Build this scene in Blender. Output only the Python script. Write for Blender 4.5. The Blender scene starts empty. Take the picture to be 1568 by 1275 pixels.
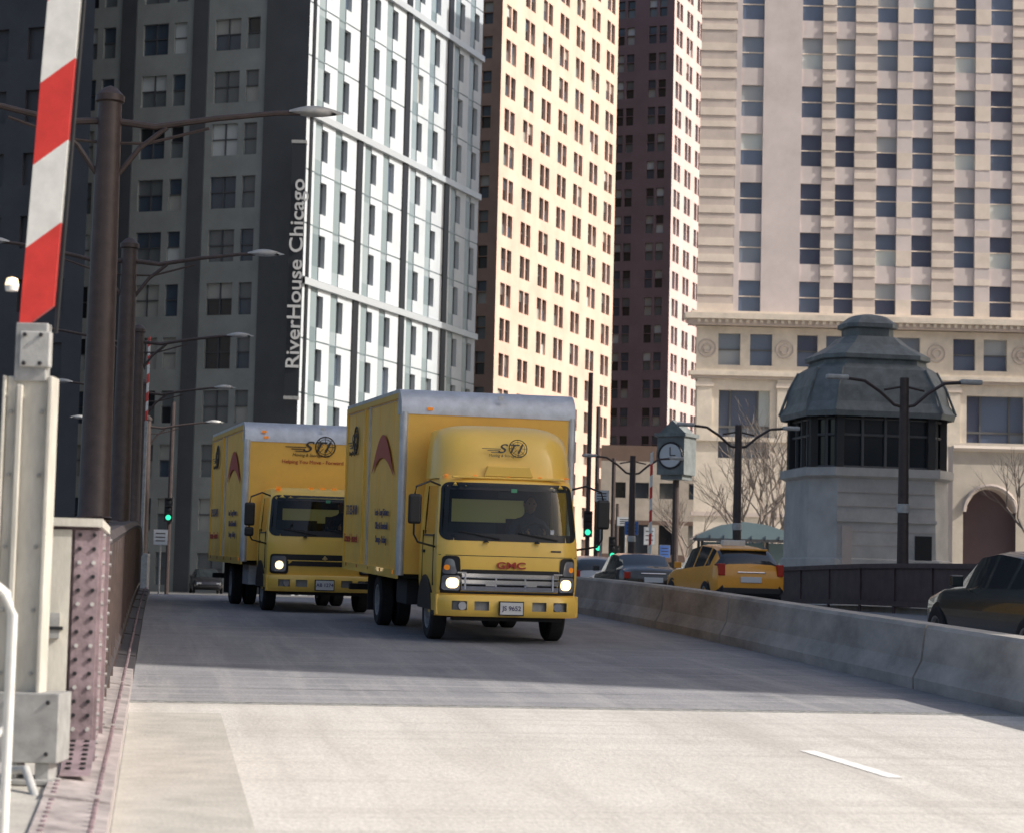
import bpy, math, random
from mathutils import Vector, Matrix
random.seed(7)
S=bpy.context.scene
A=math.radians(9.2)
def C(l,d): return (l*math.cos(A)+d*math.sin(A), -l*math.sin(A)+d*math.cos(A))
def zd(y):
    if y<-20: return -0.64
    if y<30: return .032*y
    if y<52:
        t=y-30; return .96+.032*t-.5*(.032/22)*t*t
    z0=.96+.032*22-.5*.032*22
    if y<120: return z0+(0.9-z0)*(y-52)/68
    return .9
# ---------------- materials
def pm(name,col,rough=.6,metal=0,var=0.0,scale=4,bump=0.0,bscale=40,emit=None,es=0,coat=0,stretch=(1,1,1),spec=.5):
    m=bpy.data.materials.new(name); m.use_nodes=True
    nt=m.node_tree; b=nt.nodes['Principled BSDF']
    b.inputs['Base Color'].default_value=(*col,1); b.inputs['Roughness'].default_value=rough
    b.inputs['Metallic'].default_value=metal; b.inputs['Coat Weight'].default_value=coat
    b.inputs['Specular IOR Level'].default_value=spec
    if emit: b.inputs['Emission Color'].default_value=(*emit,1); b.inputs['Emission Strength'].default_value=es
    if var>0 or bump>0:
        tc=nt.nodes.new('ShaderNodeTexCoord'); mp=nt.nodes.new('ShaderNodeMapping'); mp.inputs['Scale'].default_value=stretch
        nt.links.new(tc.outputs['Object'],mp.inputs['Vector'])
    if var>0:
        n=nt.nodes.new('ShaderNodeTexNoise'); n.inputs['Scale'].default_value=scale; n.inputs['Detail'].default_value=5
        n.inputs['Roughness'].default_value=.65
        nt.links.new(mp.outputs[0],n.inputs['Vector'])
        mr=nt.nodes.new('ShaderNodeMapRange'); mr.inputs[1].default_value=.3; mr.inputs[2].default_value=.7
        mr.inputs[3].default_value=1-var; mr.inputs[4].default_value=1+var
        nt.links.new(n.outputs[0],mr.inputs[0])
        mx=nt.nodes.new('ShaderNodeVectorMath'); mx.operation='SCALE'; mx.inputs[0].default_value=col
        nt.links.new(mr.outputs[0],mx.inputs['Scale']); nt.links.new(mx.outputs[0],b.inputs['Base Color'])
    if bump>0:
        n2=nt.nodes.new('ShaderNodeTexNoise'); n2.inputs['Scale'].default_value=bscale; n2.inputs['Detail'].default_value=3
        nt.links.new(mp.outputs[0],n2.inputs['Vector'])
        bp=nt.nodes.new('ShaderNodeBump'); bp.inputs['Strength'].default_value=bump; bp.inputs['Distance'].default_value=.02
        nt.links.new(n2.outputs[0],bp.inputs['Height']); nt.links.new(bp.outputs[0],b.inputs['Normal'])
    return m
def road_mat(name,c1,c2,c3,tine=.0):
    m=bpy.data.materials.new(name); m.use_nodes=True; nt=m.node_tree; b=nt.nodes['Principled BSDF']; N=nt.nodes.new; L=nt.links.new
    tc=N('ShaderNodeTexCoord')
    def noise(sc,st,det=5):
        mp=N('ShaderNodeMapping'); mp.inputs['Scale'].default_value=st; L(tc.outputs['Object'],mp.inputs[0])
        n=N('ShaderNodeTexNoise'); n.inputs['Scale'].default_value=sc; n.inputs['Detail'].default_value=det; n.inputs['Roughness'].default_value=.65; L(mp.outputs[0],n.inputs[0]); return n
    a=noise(.9,(1,.35,1)); st=noise(2.5,(1.0,.05,1)); tr=noise(1.2,(.12,3,1)); fi=noise(35,(1,.5,1),3)
    def mix(f,lo,hi,x,y):
        r=N('ShaderNodeMapRange'); r.inputs[1].default_value=lo; r.inputs[2].default_value=hi; L(f,r.inputs[0])
        q=N('ShaderNodeMix'); q.data_type='RGBA'; L(r.outputs[0],q.inputs[0])
        for s,v in ((6,x),(7,y)):
            if isinstance(v,tuple): q.inputs[s].default_value=(*v,1)
            else: L(v,q.inputs[s])
        return q.outputs[2]
    c=mix(a.outputs[0],.35,.68,c1,c2)
    c=mix(st.outputs[0],.48,.78,c,c3)
    c=mix(tr.outputs[0],.5,.8,c,c3)
    sp=N('ShaderNodeMapRange'); sp.inputs[1].default_value=.3; sp.inputs[2].default_value=.7; sp.inputs[3].default_value=.84; sp.inputs[4].default_value=1.12; L(fi.outputs[0],sp.inputs[0])
    vm=N('ShaderNodeVectorMath'); vm.operation='SCALE'; L(c,vm.inputs[0]); L(sp.outputs[0],vm.inputs['Scale']); L(vm.outputs[0],b.inputs['Base Color'])
    b.inputs['Roughness'].default_value=.85
    bp=N('ShaderNodeBump'); bp.inputs['Strength'].default_value=.5; bp.inputs['Distance'].default_value=.01; L(fi.outputs[0],bp.inputs['Height'])
    bp2=N('ShaderNodeBump'); bp2.inputs['Strength'].default_value=tine; bp2.inputs['Distance'].default_value=.02
    L(tr.outputs[0],bp2.inputs['Height']); L(bp.outputs[0],bp2.inputs['Normal']); L(bp2.outputs[0],b.inputs['Normal'])
    return m
def glass_mat(name,tint,rough=.03):
    m=bpy.data.materials.new(name); m.use_nodes=True; nt=m.node_tree; nt.nodes.remove(nt.nodes['Principled BSDF'])
    t=nt.nodes.new('ShaderNodeBsdfTransparent'); t.inputs[0].default_value=(*tint,1)
    g=nt.nodes.new('ShaderNodeBsdfGlossy'); g.inputs['Roughness'].default_value=rough
    f=nt.nodes.new('ShaderNodeFresnel'); f.inputs[0].default_value=1.5
    mx=nt.nodes.new('ShaderNodeMixShader'); nt.links.new(f.outputs[0],mx.inputs[0]); nt.links.new(t.outputs[0],mx.inputs[1]); nt.links.new(g.outputs[0],mx.inputs[2])
    nt.links.new(mx.outputs[0],nt.nodes['Material Output'].inputs[0]); return m
M={}
M['yellow']=pm('yellow_paint',(.98,.63,.115),.35,var=.05,scale=1.5,coat=.4)
M['yellowbox']=pm('yellow_box_panel',(.95,.56,.10),.45,var=.09,scale=1.2,bump=.1,bscale=2.5)
M['black']=pm('black_plastic',(.015,.015,.017),.45)
M['rubber']=pm('tyre_rubber',(.025,.025,.026),.85,var=.3,scale=9)
M['chrome']=pm('chrome',(.75,.76,.78),.16,metal=1)
M['alu']=pm('brushed_aluminium',(.56,.59,.63),.42,metal=.45,var=.16,scale=5)
M['rim']=pm('wheel_rim',(.36,.35,.34),.55,metal=.3,var=.3,scale=8)
M['chassis']=pm('chassis_dark',(.02,.02,.022),.7)
M['carglass']=pm('car_glass_dark',(.02,.026,.03),.06,spec=.8)
M['screen']=glass_mat('windscreen_glass',(.62,.70,.66))
M['interior']=pm('cab_interior',(.035,.037,.035),.8)
M['seat']=pm('seat_fabric',(.06,.06,.065),.9)
M['lampglass']=pm('headlamp_glass',(.55,.57,.6),.12,metal=.7)
M['lampon']=pm('headlamp_lit',(1,.85,.6),.3,emit=(1,.72,.38),es=2.2)
M['amber']=pm('amber_lens',(.9,.28,.02),.3,emit=(1,.3,.02),es=.25)
M['redtxt']=pm('red_lettering',(.42,.05,.03),.5)
M['blktxt']=pm('black_lettering',(.05,.04,.03),.5)
M['bluetxt']=pm('blue_lettering',(.09,.08,.16),.5)
M['plate']=pm('licence_plate_white',(.70,.70,.68),.5)
M['skin']=pm('skin',(.45,.25,.17),.6)
M['shirt']=pm('dark_shirt',(.05,.06,.09),.9)
M['hair']=pm('hair',(.02,.013,.01),.8)
M['taxi']=pm('taxi_orange_paint',(.92,.40,.04),.35,coat=.4,var=.04)
M['tail']=pm('tail_lamp_red',(.45,.02,.01),.25)
M['pole']=pm('brown_painted_steel',(.060,.042,.038),.5,var=.25,scale=6)
M['galv']=pm('galvanised_steel',(.48,.48,.46),.5,metal=.25,var=.18,scale=6,bump=.1,bscale=60)
M['galv2']=pm('aged_galvanised_steel',(.36,.36,.35),.5,metal=.3,var=.25,scale=8)
M['cream']=pm('cream_painted_steel',(.52,.50,.44),.55,var=.22,scale=7,bump=.1,bscale=50,stretch=(1,1,.3))
M['maroon']=pm('maroon_steel',(.24,.18,.195),.55,var=.38,scale=5,bump=.2,bscale=30)
M['truss']=pm('dark_truss_steel',(.045,.038,.04),.6,var=.35,scale=4)
M['kerbsteel']=pm('worn_steel_kerb',(.36,.32,.31),.6,var=.4,scale=5,bump=.3,bscale=90)
M['red']=pm('reflective_red',(.66,.05,.04),.4,var=.10,scale=9)
M['white']=pm('reflective_white',(.76,.76,.72),.45,var=.10,scale=9)
M['paint']=pm('road_paint_white',(.80,.79,.76),.7,var=.16,scale=14)
M['conc']=road_mat('approach_concrete',(.60,.575,.53),(.50,.475,.435),(.42,.395,.36),.4)
M['deck']=road_mat('bridge_deck_surface',(.27,.268,.28),(.19,.192,.205),(.36,.35,.345),.8)
M['seam']=pm('seam_tar',(.10,.10,.10),.8)
M['asph']=pm('asphalt',(.10,.10,.105),.9,var=.2,scale=1.2,bump=.2)
M['side']=pm('sidewalk_concrete',(.42,.40,.36),.9,var=.16,scale=3,bump=.3)
M['barrier']=pm('barrier_concrete',(.40,.375,.34),.9,var=.34,scale=1.8,bump=.5,bscale=12,stretch=(1,.5,1))
M['ground']=pm('ground_soil',(.16,.15,.14),.95,var=.2,scale=.3)
M['green']=pm('signal_green',(.0,.4,.2),.4,emit=(.05,.9,.5),es=1.3)
M['signw']=pm('sign_white',(.6,.62,.64),.5)
M['signb']=pm('sign_blue',(.08,.18,.5),.5)
M['slate']=pm('slate_cladding',(.26,.285,.28),.5,var=.14,scale=.5)  # slate and pier tones lifted to stand in for haze
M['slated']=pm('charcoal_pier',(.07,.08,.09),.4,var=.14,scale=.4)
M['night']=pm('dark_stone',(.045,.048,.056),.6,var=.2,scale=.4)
M['wpanel']=pm('white_metal_panel',(.50,.54,.57),.4,var=.08,scale=.5)
M['wband']=pm('silver_band',(.54,.58,.61),.3,metal=.3)
M['bstrip']=pm('black_vertical_strip',(.016,.018,.022),.4)
M['signgrey']=pm('sign_letter_enamel',(.50,.51,.51),.5)
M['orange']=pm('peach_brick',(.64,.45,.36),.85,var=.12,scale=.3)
M['brown']=pm('brown_brick_shaded',(.23,.16,.125),.85,var=.15,scale=.3)  # peach tower's side face: its shade is put into the brick colour
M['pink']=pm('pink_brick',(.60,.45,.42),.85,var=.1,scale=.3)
M['dbrown']=pm('dark_brown_brick_shaded',(.14,.10,.11),.85,var=.15,scale=.3)  # brown tower's side face is darkened in colour for its shade
M['stone1']=pm('light_stone_band',(.68,.59,.505),.85,var=.12,scale=.6)  # limestone colours lightened to stand in for sun haze
M['stone2']=pm('darker_stone_band',(.52,.445,.40),.85,var=.12,scale=.6)  # darker tone of the banded stone
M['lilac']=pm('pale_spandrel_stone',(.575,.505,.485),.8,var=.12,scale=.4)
M['cream2']=pm('cream_limestone',(.62,.55,.46),.85,var=.16,scale=.8)
M['bhstone']=pm('bridge_house_stone',(.50,.48,.45),.85,var=.16,scale=1.0,bump=.2,bscale=6)
M['copper']=pm('weathered_copper_roof',(.17,.19,.19),.6,var=.28,scale=2.5)
M['bronze']=pm('bronze_frame',(.11,.11,.11),.5)
M['parapet']=pm('brown_parapet_paint',(.105,.072,.068),.6,var=.25,scale=3)
M['bark']=pm('bare_bark',(.24,.20,.17),.9)
G=[pm('window_dark',(.02,.025,.03),.08,spec=.8),pm('window_blue',(.06,.085,.12),.1,spec=.8),pm('window_grey',(.14,.16,.17),.15,spec=.7),pm('window_blind',(.36,.37,.35),.3),pm('window_lit_blind',(.52,.56,.56),.3)]
GS=[pm('office_glass_dark',(.07,.085,.135),.1,spec=.8),pm('office_glass_blue',(.11,.14,.21),.1,spec=.8),pm('office_glass_slate',(.18,.21,.26),.12,spec=.8),pm('office_blind_grey',(.34,.36,.38),.3),pm('office_blind_pale',(.50,.54,.53),.3)]  # paler glass tones hold the haze over the limestone building
GL=[pm('glass_pale',(.23,.285,.30),.1,spec=.8),pm('glass_pale_2',(.30,.355,.375),.12,spec=.8),pm('glass_teal',(.17,.22,.235),.1,spec=.8)]
# ---------------- mesh builder
class MB:
    def __init__(s): s.v=[];s.f=[];s.m=[];s.ms=[]
    def mi(s,m):
        if isinstance(m,str): m=M[m]
        if m not in s.ms: s.ms.append(m)
        return s.ms.index(m)
    def poly(s,ps,m):
        b=len(s.v); s.v+= [tuple(p) for p in ps]; s.f.append(tuple(range(b,b+len(ps)))); s.m.append(s.mi(m))
    def hexa(s,V,m):
        b=len(s.v); s.v+=V; k=s.mi(m)
        for q in ((0,3,2,1),(4,5,6,7),(0,1,5,4),(1,2,6,5),(2,3,7,6),(3,0,4,7)):
            s.f.append(tuple(b+i for i in q)); s.m.append(k)
    def box(s,x0,x1,y0,y1,z0,z1,m):
        s.hexa([(x0,y0,z0),(x1,y0,z0),(x1,y1,z0),(x0,y1,z0),(x0,y0,z1),(x1,y0,z1),(x1,y1,z1),(x0,y1,z1)],m)
    def prism(s,pts,ax,a0,a1,m):
        def P(p,a):
            if ax=='x': return (a,p[0],p[1])
            if ax=='y': return (p[0],a,p[1])
            return (p[0],p[1],a)
        b=len(s.v); n=len(pts); s.v+=[P(p,a0) for p in pts]+[P(p,a1) for p in pts]; k=s.mi(m)
        for i in range(n):
            j=(i+1)%n; s.f.append((b+i,b+j,b+n+j,b+n+i)); s.m.append(k)
        s.f.append(tuple(b+i for i in range(n))[::-1]); s.m.append(k); s.f.append(tuple(b+n+i for i in range(n))); s.m.append(k)
    def tube(s,path,r,m,n=8,caps=True):
        path=[Vector(p) for p in path]; k=s.mi(m)
        rs=r if isinstance(r,(list,tuple)) else [r]*len(path)
        rings=[]
        for i,p in enumerate(path):
            if i==0: t=path[1]-p
            elif i==len(path)-1: t=p-path[i-1]
            else: t=(path[i+1]-path[i-1])
            t.normalize(); up=Vector((0,0,1)) if abs(t.z)<.9 else Vector((0,1,0))
            a=t.cross(up).normalized(); c=a.cross(t).normalized()
            b=len(s.v)
            for q in range(n):
                an=2*math.pi*q/n; s.v.append(tuple(p+(a*math.cos(an)+c*math.sin(an))*rs[i]))
            rings.append(b)
        for i in range(len(rings)-1):
            for q in range(n):
                q2=(q+1)%n; s.f.append((rings[i]+q,rings[i]+q2,rings[i+1]+q2,rings[i+1]+q)); s.m.append(k)
        if caps:
            s.f.append(tuple(rings[0]+q for q in range(n))); s.m.append(k)
            s.f.append(tuple(rings[-1]+q for q in range(n))); s.m.append(k)
    def rev(s,c,ax,prof,n=24):
        c=Vector(c); rings=[]
        for (r,a,_) in prof:
            b=len(s.v)
            for q in range(n):
                t=2*math.pi*q/n
                if ax=='x': o=(a,r*math.cos(t),r*math.sin(t))
                elif ax=='y': o=(r*math.cos(t),a,r*math.sin(t))
                else: o=(r*math.cos(t),r*math.sin(t),a)
                s.v.append(tuple(c+Vector(o)))
            rings.append(b)
        for i in range(len(rings)-1):
            k=s.mi(prof[i][2])
            for q in range(n):
                q2=(q+1)%n; s.f.append((rings[i]+q,rings[i]+q2,rings[i+1]+q2,rings[i+1]+q)); s.m.append(k)
    def surf(s,f,us,vs,m,hole=None):
        b=len(s.v); k=s.mi(m); nu=len(us)
        for v in vs:
            for u in us: s.v.append(tuple(f(u,v)))
        for j in range(len(vs)-1):
            for i in range(nu-1):
                if hole and hole(i,j): continue
                s.f.append((b+j*nu+i,b+j*nu+i+1,b+(j+1)*nu+i+1,b+(j+1)*nu+i)); s.m.append(k)
    def obj(s,name,parent=None,smooth=None,bevel=0,seg=2):
        me=bpy.data.meshes.new(name); me.from_pydata(s.v,[],s.f); me.update()
        for m in s.ms: me.materials.append(m)
        me.polygons.foreach_set('material_index',s.m)
        o=bpy.data.objects.new(name,me); S.collection.objects.link(o)
        import bmesh
        bm=bmesh.new(); bm.from_mesh(me)
        if bevel>0 or smooth: bmesh.ops.remove_doubles(bm,verts=bm.verts,dist=.0004)
        bmesh.ops.recalc_face_normals(bm,faces=bm.faces); bm.to_mesh(me); bm.free()
        if smooth:
            me.polygons.foreach_set('use_smooth',[True]*len(me.polygons)); me.set_sharp_from_angle(angle=math.radians(smooth))
        if bevel>0:
            md=o.modifiers.new('bevel','BEVEL'); md.width=bevel; md.segments=seg; md.limit_method='ANGLE'; md.angle_limit=math.radians(40)
        if parent: o.parent=parent
        return o
def empty(name,loc=(0,0,0),rot=(0,0,0),sc=1):
    e=bpy.data.objects.new(name,None); S.collection.objects.link(e); e.location=loc; e.rotation_euler=rot; e.scale=(sc,)*3; e.empty_display_size=.3; return e
def text(parent,name,body,loc,rot,size,mat,shear=0,ext=.003,sx=1,offset=0):
    cu=bpy.data.curves.new(name,'FONT'); cu.body=body; cu.size=size; cu.align_x='CENTER'; cu.align_y='CENTER'; cu.shear=shear; cu.extrude=ext; cu.offset=offset
    cu.materials.append(M[mat] if isinstance(mat,str) else mat)
    o=bpy.data.objects.new(name,cu); S.collection.objects.link(o); o.location=loc; o.rotation_euler=rot; o.scale=(sx,1,1); o.parent=parent; return o
def facade(mb,O,u,n,xs,zs,cell):
    O=Vector((O[0],O[1],0)); u=Vector((u[0],u[1],0)); n=Vector((n[0],n[1],0))
    def P(x,z,d): 
        p=O+u*x-n*d; return (p.x,p.y,z)
    g=[[cell(i,j) for j in range(len(zs)-1)] for i in range(len(xs)-1)]
    for i in range(len(xs)-1):
        for j in range(len(zs)-1):
            d,m=g[i][j]
            mb.poly([P(xs[i],zs[j],d),P(xs[i+1],zs[j],d),P(xs[i+1],zs[j+1],d),P(xs[i],zs[j+1],d)],m)
            if i+1<len(xs)-1:
                d2,m2=g[i+1][j]
                if abs(d2-d)>1e-4: mb.poly([P(xs[i+1],zs[j],d),P(xs[i+1],zs[j],d2),P(xs[i+1],zs[j+1],d2),P(xs[i+1],zs[j+1],d)],m if d<d2 else m2)
            if j+1<len(zs)-1:
                d2,m2=g[i][j+1]
                if abs(d2-d)>1e-4: mb.poly([P(xs[i],zs[j+1],d),P(xs[i+1],zs[j+1],d),P(xs[i+1],zs[j+1],d2),P(xs[i],zs[j+1],d2)],m if d<d2 else m2)
def expand(pattern,total,start=0,lead=()):
    xs=[start];tags=[];x=start
    for w,t in lead: x+=w; xs.append(x); tags.append((t,-1))
    k=0
    while x<total-1e-6:
        for w,t in pattern:
            x+=w; xs.append(min(x,total)); tags.append((t,k))
            if x>=total: break
        k+=1
    return xs,tags
def rnd(*a): 
    return random.Random(str(a)).random()
def pick(seq,wts,r):
    t=0
    for s_,w in zip(seq,wts):
        t+=w
        if r<t: return s_
    return seq[-1]
def dirs(l,d):
    x,y=C(l,d); return (x,y)
U1=dirs(.342,.94); N1=dirs(.94,-.342)
U2=dirs(-.94,.342); N2=dirs(-.342,-.94)
def body(mb,O,ua,la,ub,lb,z0,z1,m,inset=1.0,roofm=None):
    O=Vector((O[0],O[1],0)); a=Vector((*ua,0)); b=Vector((*ub,0))
    p=[O+a*inset+b*inset,O+a*(la)+b*inset,O+a*la+b*lb,O+a*inset+b*lb]
    for i in range(4):
        q0,q1=p[i],p[(i+1)%4]; mb.poly([(q0.x,q0.y,z0),(q1.x,q1.y,z0),(q1.x,q1.y,z1),(q0.x,q0.y,z1)],m)
    q=[O,O+a*la,O+a*la+b*lb,O+b*lb]
    mb.poly([(k.x,k.y,z1) for k in q],roofm or m)
# ======== office tower: slate shaded side + pale lit side
O=C(-13.7,137)
mb=MB(); 
zs,zt=expand([(.55,'s'),(1.05,'w'),(.06,'m'),(1.0,'w2'),(.84,'s')],75,.8)
xs,xt=expand([(1.1,'p'),(.5,'w_'),(.95,'n'),(.45,'w_'),(.9,'W'),(.08,'mu'),(.9,'W'),(.5,'w_')],44,0,[(2.0,'p')])
def cA(i,j):
    t,k=xt[i]; z,f=zt[j]
    if t=='p': return (0,M['slated'])
    if t in('n','W') and z[0]=='w': 
        r=rnd('A',t,k,f,z if rnd(k,f)<.4 else 0)
        return (.35,pick(G,[.12,.24,.38,.18,.08],r))
    if t in('n','W','mu') and z in('m','w','w2'): return (.25,M['slated'])
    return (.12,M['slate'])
facade(mb,O,U2,N2,xs,zs,cA)
zs2,zt2=expand([(.10,'g'),(.87,'s'),(2.1,'w'),(.43,'s2'),(.10,'g'),(.87,'s'),(2.1,'w'),(.43,'s2'),(.10,'g'),(.87,'s'),(2.1,'w'),(.43,'s2'),(.45,'band')],80,-.7)
xs2,xt2=expand([(.6,'P'),(1.1,'gl'),(.85,'d'),(.9,'P'),(.25,'P'),(1.1,'gl'),(.85,'d'),(.9,'P'),(.2,'P'),(.4,'P'),(.85,'K')],31.2,0,[(.5,'P'),(.3,'K')])
def cW(i,j):
    t,k=xt2[i]; z,f=zt2[j]
    if z=='band': return (-.25,M['wband'])
    if t=='K': return (-.12,M['bstrip'])
    if z=='g': return (.05,GL[2])
    if t=='d' and z=='w': return (.3,pick(G,[.82,.12,.03,.02,.01],rnd('w',i,j)))
    if t=='gl': return (.08,pick(GL,[.6,.25,.15],rnd('g',i,j)))
    return (0,M['wpanel'])
facade(mb,O,U1,N1,xs2,zs2,cW)
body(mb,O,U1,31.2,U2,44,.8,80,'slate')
mb.obj('office_tower')
sg=empty('vertical_hotel_sign',(0,0,0))
mb=MB(); px,py=C(-14.0,136.0)
mb.box(-.44,.44,-.25,.25,13.4,29.6,'bstrip'); mb.box(-.48,.48,-.28,.28,13.2,13.4,'galv2'); mb.box(-.48,.48,-.28,.28,29.6,29.8,'galv2')
for z in (15,20,25,28.4): mb.box(-.1,.1,.25,1.1,z,z+.15,'bstrip')
o=mb.obj('sign_cabinet',sg); o.location=(px,py,0); o.rotation_euler=(0,0,-A)
text(sg,'sign_lettering','RiverHouse Chicago',(px,py-.30,21.2),(math.radians(90),math.radians(-90),-A),1.2,'signgrey',ext=.05,sx=1.22,offset=.01)
# ======== near-black tower far left
mb=MB(); O=C(-24.6,122); UB=dirs(-.28,.96)
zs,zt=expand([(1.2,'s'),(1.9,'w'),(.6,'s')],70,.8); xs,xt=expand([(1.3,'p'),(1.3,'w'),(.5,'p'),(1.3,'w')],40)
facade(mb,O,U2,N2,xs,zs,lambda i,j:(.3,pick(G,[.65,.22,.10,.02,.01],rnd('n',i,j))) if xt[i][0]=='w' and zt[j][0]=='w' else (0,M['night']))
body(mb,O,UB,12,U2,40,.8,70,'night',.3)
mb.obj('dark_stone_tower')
# ======== brick towers
def brick_tower(name,l,d,len1,len2,m1,m2,h,fl=3.5,seed=0,pitch=5.5):
    mb=MB(); O=C(l,d)
    zs,zt=expand([(.65,'s'),(1.15,'w'),(.07,'m'),(1.05,'w'),(fl-2.92,'s')],h,.8)
    w=1.35; xs,xt=expand([((pitch-3.0)/2,'p'),(w,'w'),(.3,'q'),(w,'w'),((pitch-3.0)/2,'p')],len1)
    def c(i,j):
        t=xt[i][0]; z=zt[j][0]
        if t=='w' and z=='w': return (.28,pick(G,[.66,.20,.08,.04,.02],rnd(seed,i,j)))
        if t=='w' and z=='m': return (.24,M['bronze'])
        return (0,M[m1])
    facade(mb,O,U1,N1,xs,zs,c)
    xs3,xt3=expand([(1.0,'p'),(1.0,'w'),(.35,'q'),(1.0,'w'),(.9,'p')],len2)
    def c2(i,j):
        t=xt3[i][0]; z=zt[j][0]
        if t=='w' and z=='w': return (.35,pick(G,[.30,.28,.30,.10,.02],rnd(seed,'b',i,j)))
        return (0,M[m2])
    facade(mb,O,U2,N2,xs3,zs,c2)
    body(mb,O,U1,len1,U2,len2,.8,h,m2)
    return mb.obj(name)
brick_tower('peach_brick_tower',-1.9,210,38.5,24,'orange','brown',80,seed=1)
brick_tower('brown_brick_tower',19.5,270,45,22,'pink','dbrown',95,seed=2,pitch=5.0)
brick_tower('far_brick_tower',-60,300,20,60,'brown','brown',100,seed=5)
# ======== limestone building right
mb=MB(); O=C(13.2,155); UX=dirs(1,0); NX=dirs(0,-1); UD=dirs(.22,.975)
segs=[(0,2.6,'b'),(2.6,3.0,'l'),(3.0,4.6,'w'),(4.6,5.0,'l'),(5.0,7.4,'l'),(7.4,8.9,'w'),(8.9,9.9,'b'),(9.9,11.3,'w'),(11.3,12.9,'b'),(12.9,14.4,'w'),(14.4,15.5,'b2'),(15.5,17.0,'w'),(17.0,18.6,'b'),(18.6,20.1,'w'),(20.1,21.2,'b2'),(21.2,22.8,'w')]
x=22.8
while x<62: segs+=[(x,x+1.6,'b'),(x+1.6,x+3.1,'w'),(x+3.1,x+4.2,'b2'),(x+4.2,x+5.7,'w')]; x+=5.7
xs=[s_[0] for s_ in segs]+[segs[-1][1]]
zs,zt=expand([(.56,'w'),(.56,'w'),(.08,'m'),(.56,'w'),(.56,'w'),(.43,'s'),(.43,'s'),(.42,'s')],60,22.0)
def cS(i,j):
    t=segs[i][2]; z,f=zt[j]; jj=j%8
    if t=='w':
        if z=='w': 
            up=jj>2; blind=rnd('s',i,f,up)
            if up and blind<.20: return (.35,GS[3 if blind<.13 else 4])
            if not up and blind<.05: return (.35,GS[4])
            return (.35,pick(GS,[.45,.40,.15],rnd('gg',i,f)))
        if z=='m': return (.29,M['stone1'])
        return (.15,M['lilac'])
    if t=='l': return (.05,M['lilac'])
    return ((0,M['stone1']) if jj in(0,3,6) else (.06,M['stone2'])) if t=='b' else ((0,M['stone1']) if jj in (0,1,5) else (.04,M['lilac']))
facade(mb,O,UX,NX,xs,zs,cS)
fx=[0,1.6,3.2,3.9,5.5,7.3,8.8,9.4,11.0,12.3,13.8,14.5,16.2,18.6,20.2,20.8,22.5,24.5,26,26.6,28.2,30.4,32,32.6,34,62]
ft='pwpwpwpwpwpwpwpwpwpwpwpwp'
fz=[17.6,18.1,19.2,19.28,20.4,20.9]
facade(mb,O,UX,NX,fx,fz,lambda i,j:(.35,pick(GS,[.25,.3,.25,.15,.05],rnd('f',i,j))) if ft[i]=='w' and j in(1,3) else ((.25,M['bronze']) if ft[i]=='w' and j==2 else (.0,M['cream2'])))
bx=[0,1.7,2.5,2.62,4.5,4.62,5.4,7.4,8.4,8.5,10.5,10.6,11.6,13.6,14.6,14.7,16.6,16.7,17.7,19.6,20.6,20.7,22.7,22.8,23.8,26,27,27.1,29.1,29.2,30.2,62]
bt='p'+'wmwmwp'*4+'wmwmwp'
bz=[.8,2.5,6.5,7.6,11.4,13.6,13.75,16.3,17.1]
def cB(i,j):
    t=bt[i] if i<len(bt) else 'p'
    if j in(1,4,6,):
        if t=='w': return (.5,pick(GS,[.3,.25,.25,.15,.05],rnd('bb',i,j)))
        if t=='m': return (.4,M['bronze'])
    if j==5 and t!='p': return (.4,M['bronze'])
    return (.0,M['cream2'])
facade(mb,O,UX,NX,bx,bz,cB)
def sb(x0,x1,y0,y1,z0,z1,m):
    P=[]
    for z in(z0,z1):
        for (a,b) in((x0,y0),(x1,y0),(x1,y1),(x0,y1)):
            P.append((O[0]+UX[0]*a+NX[0]*b,O[1]+UX[1]*a+NX[1]*b,z))
    mb.hexa(P,m)
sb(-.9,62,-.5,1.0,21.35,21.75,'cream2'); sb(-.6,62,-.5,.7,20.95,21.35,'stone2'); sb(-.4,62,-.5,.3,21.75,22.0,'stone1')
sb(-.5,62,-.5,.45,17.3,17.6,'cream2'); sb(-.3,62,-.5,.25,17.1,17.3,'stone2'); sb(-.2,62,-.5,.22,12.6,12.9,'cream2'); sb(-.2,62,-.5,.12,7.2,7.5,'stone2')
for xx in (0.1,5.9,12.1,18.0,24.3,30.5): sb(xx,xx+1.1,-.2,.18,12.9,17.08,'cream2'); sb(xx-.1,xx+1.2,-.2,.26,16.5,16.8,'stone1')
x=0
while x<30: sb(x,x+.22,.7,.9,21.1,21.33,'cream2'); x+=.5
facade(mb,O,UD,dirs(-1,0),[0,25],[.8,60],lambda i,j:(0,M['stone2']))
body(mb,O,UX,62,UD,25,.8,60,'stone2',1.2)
for xx in (.8,6.4,17.4,23.5,29.3):
    c=Vector((O[0]+UX[0]*xx+NX[0]*.02,O[1]+UX[1]*xx+NX[1]*.02,19.3))
    for r,w in((.62,.10),(.3,.14)):
        path=[c+Vector((UX[0]*math.cos(t)*r,UX[1]*math.cos(t)*r,math.sin(t)*r)) for t in [2*math.pi*k/20 for k in range(21)]]
        mb.tube(path,w*.7,'stone2',6)
mb.obj('limestone_office_building')
mb=MB(); O2=C(8.6,205)
zs=[.8,4.5,5.2,8,8.4,10.5,12,14,15.5]; xs=[0,1.2,2.4,3.2,4.6,5.6,7.2,8.4,9.8,11]
facade(mb,O2,UX,NX,xs,zs,lambda i,j:(.4,pick(G,[.5,.2,.2,.1,0],rnd('sh',i,j))) if i%2==1 and j in(0,2,5) else (0,M['brown'] if j in(1,3,7) else M['cream2']))
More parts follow.
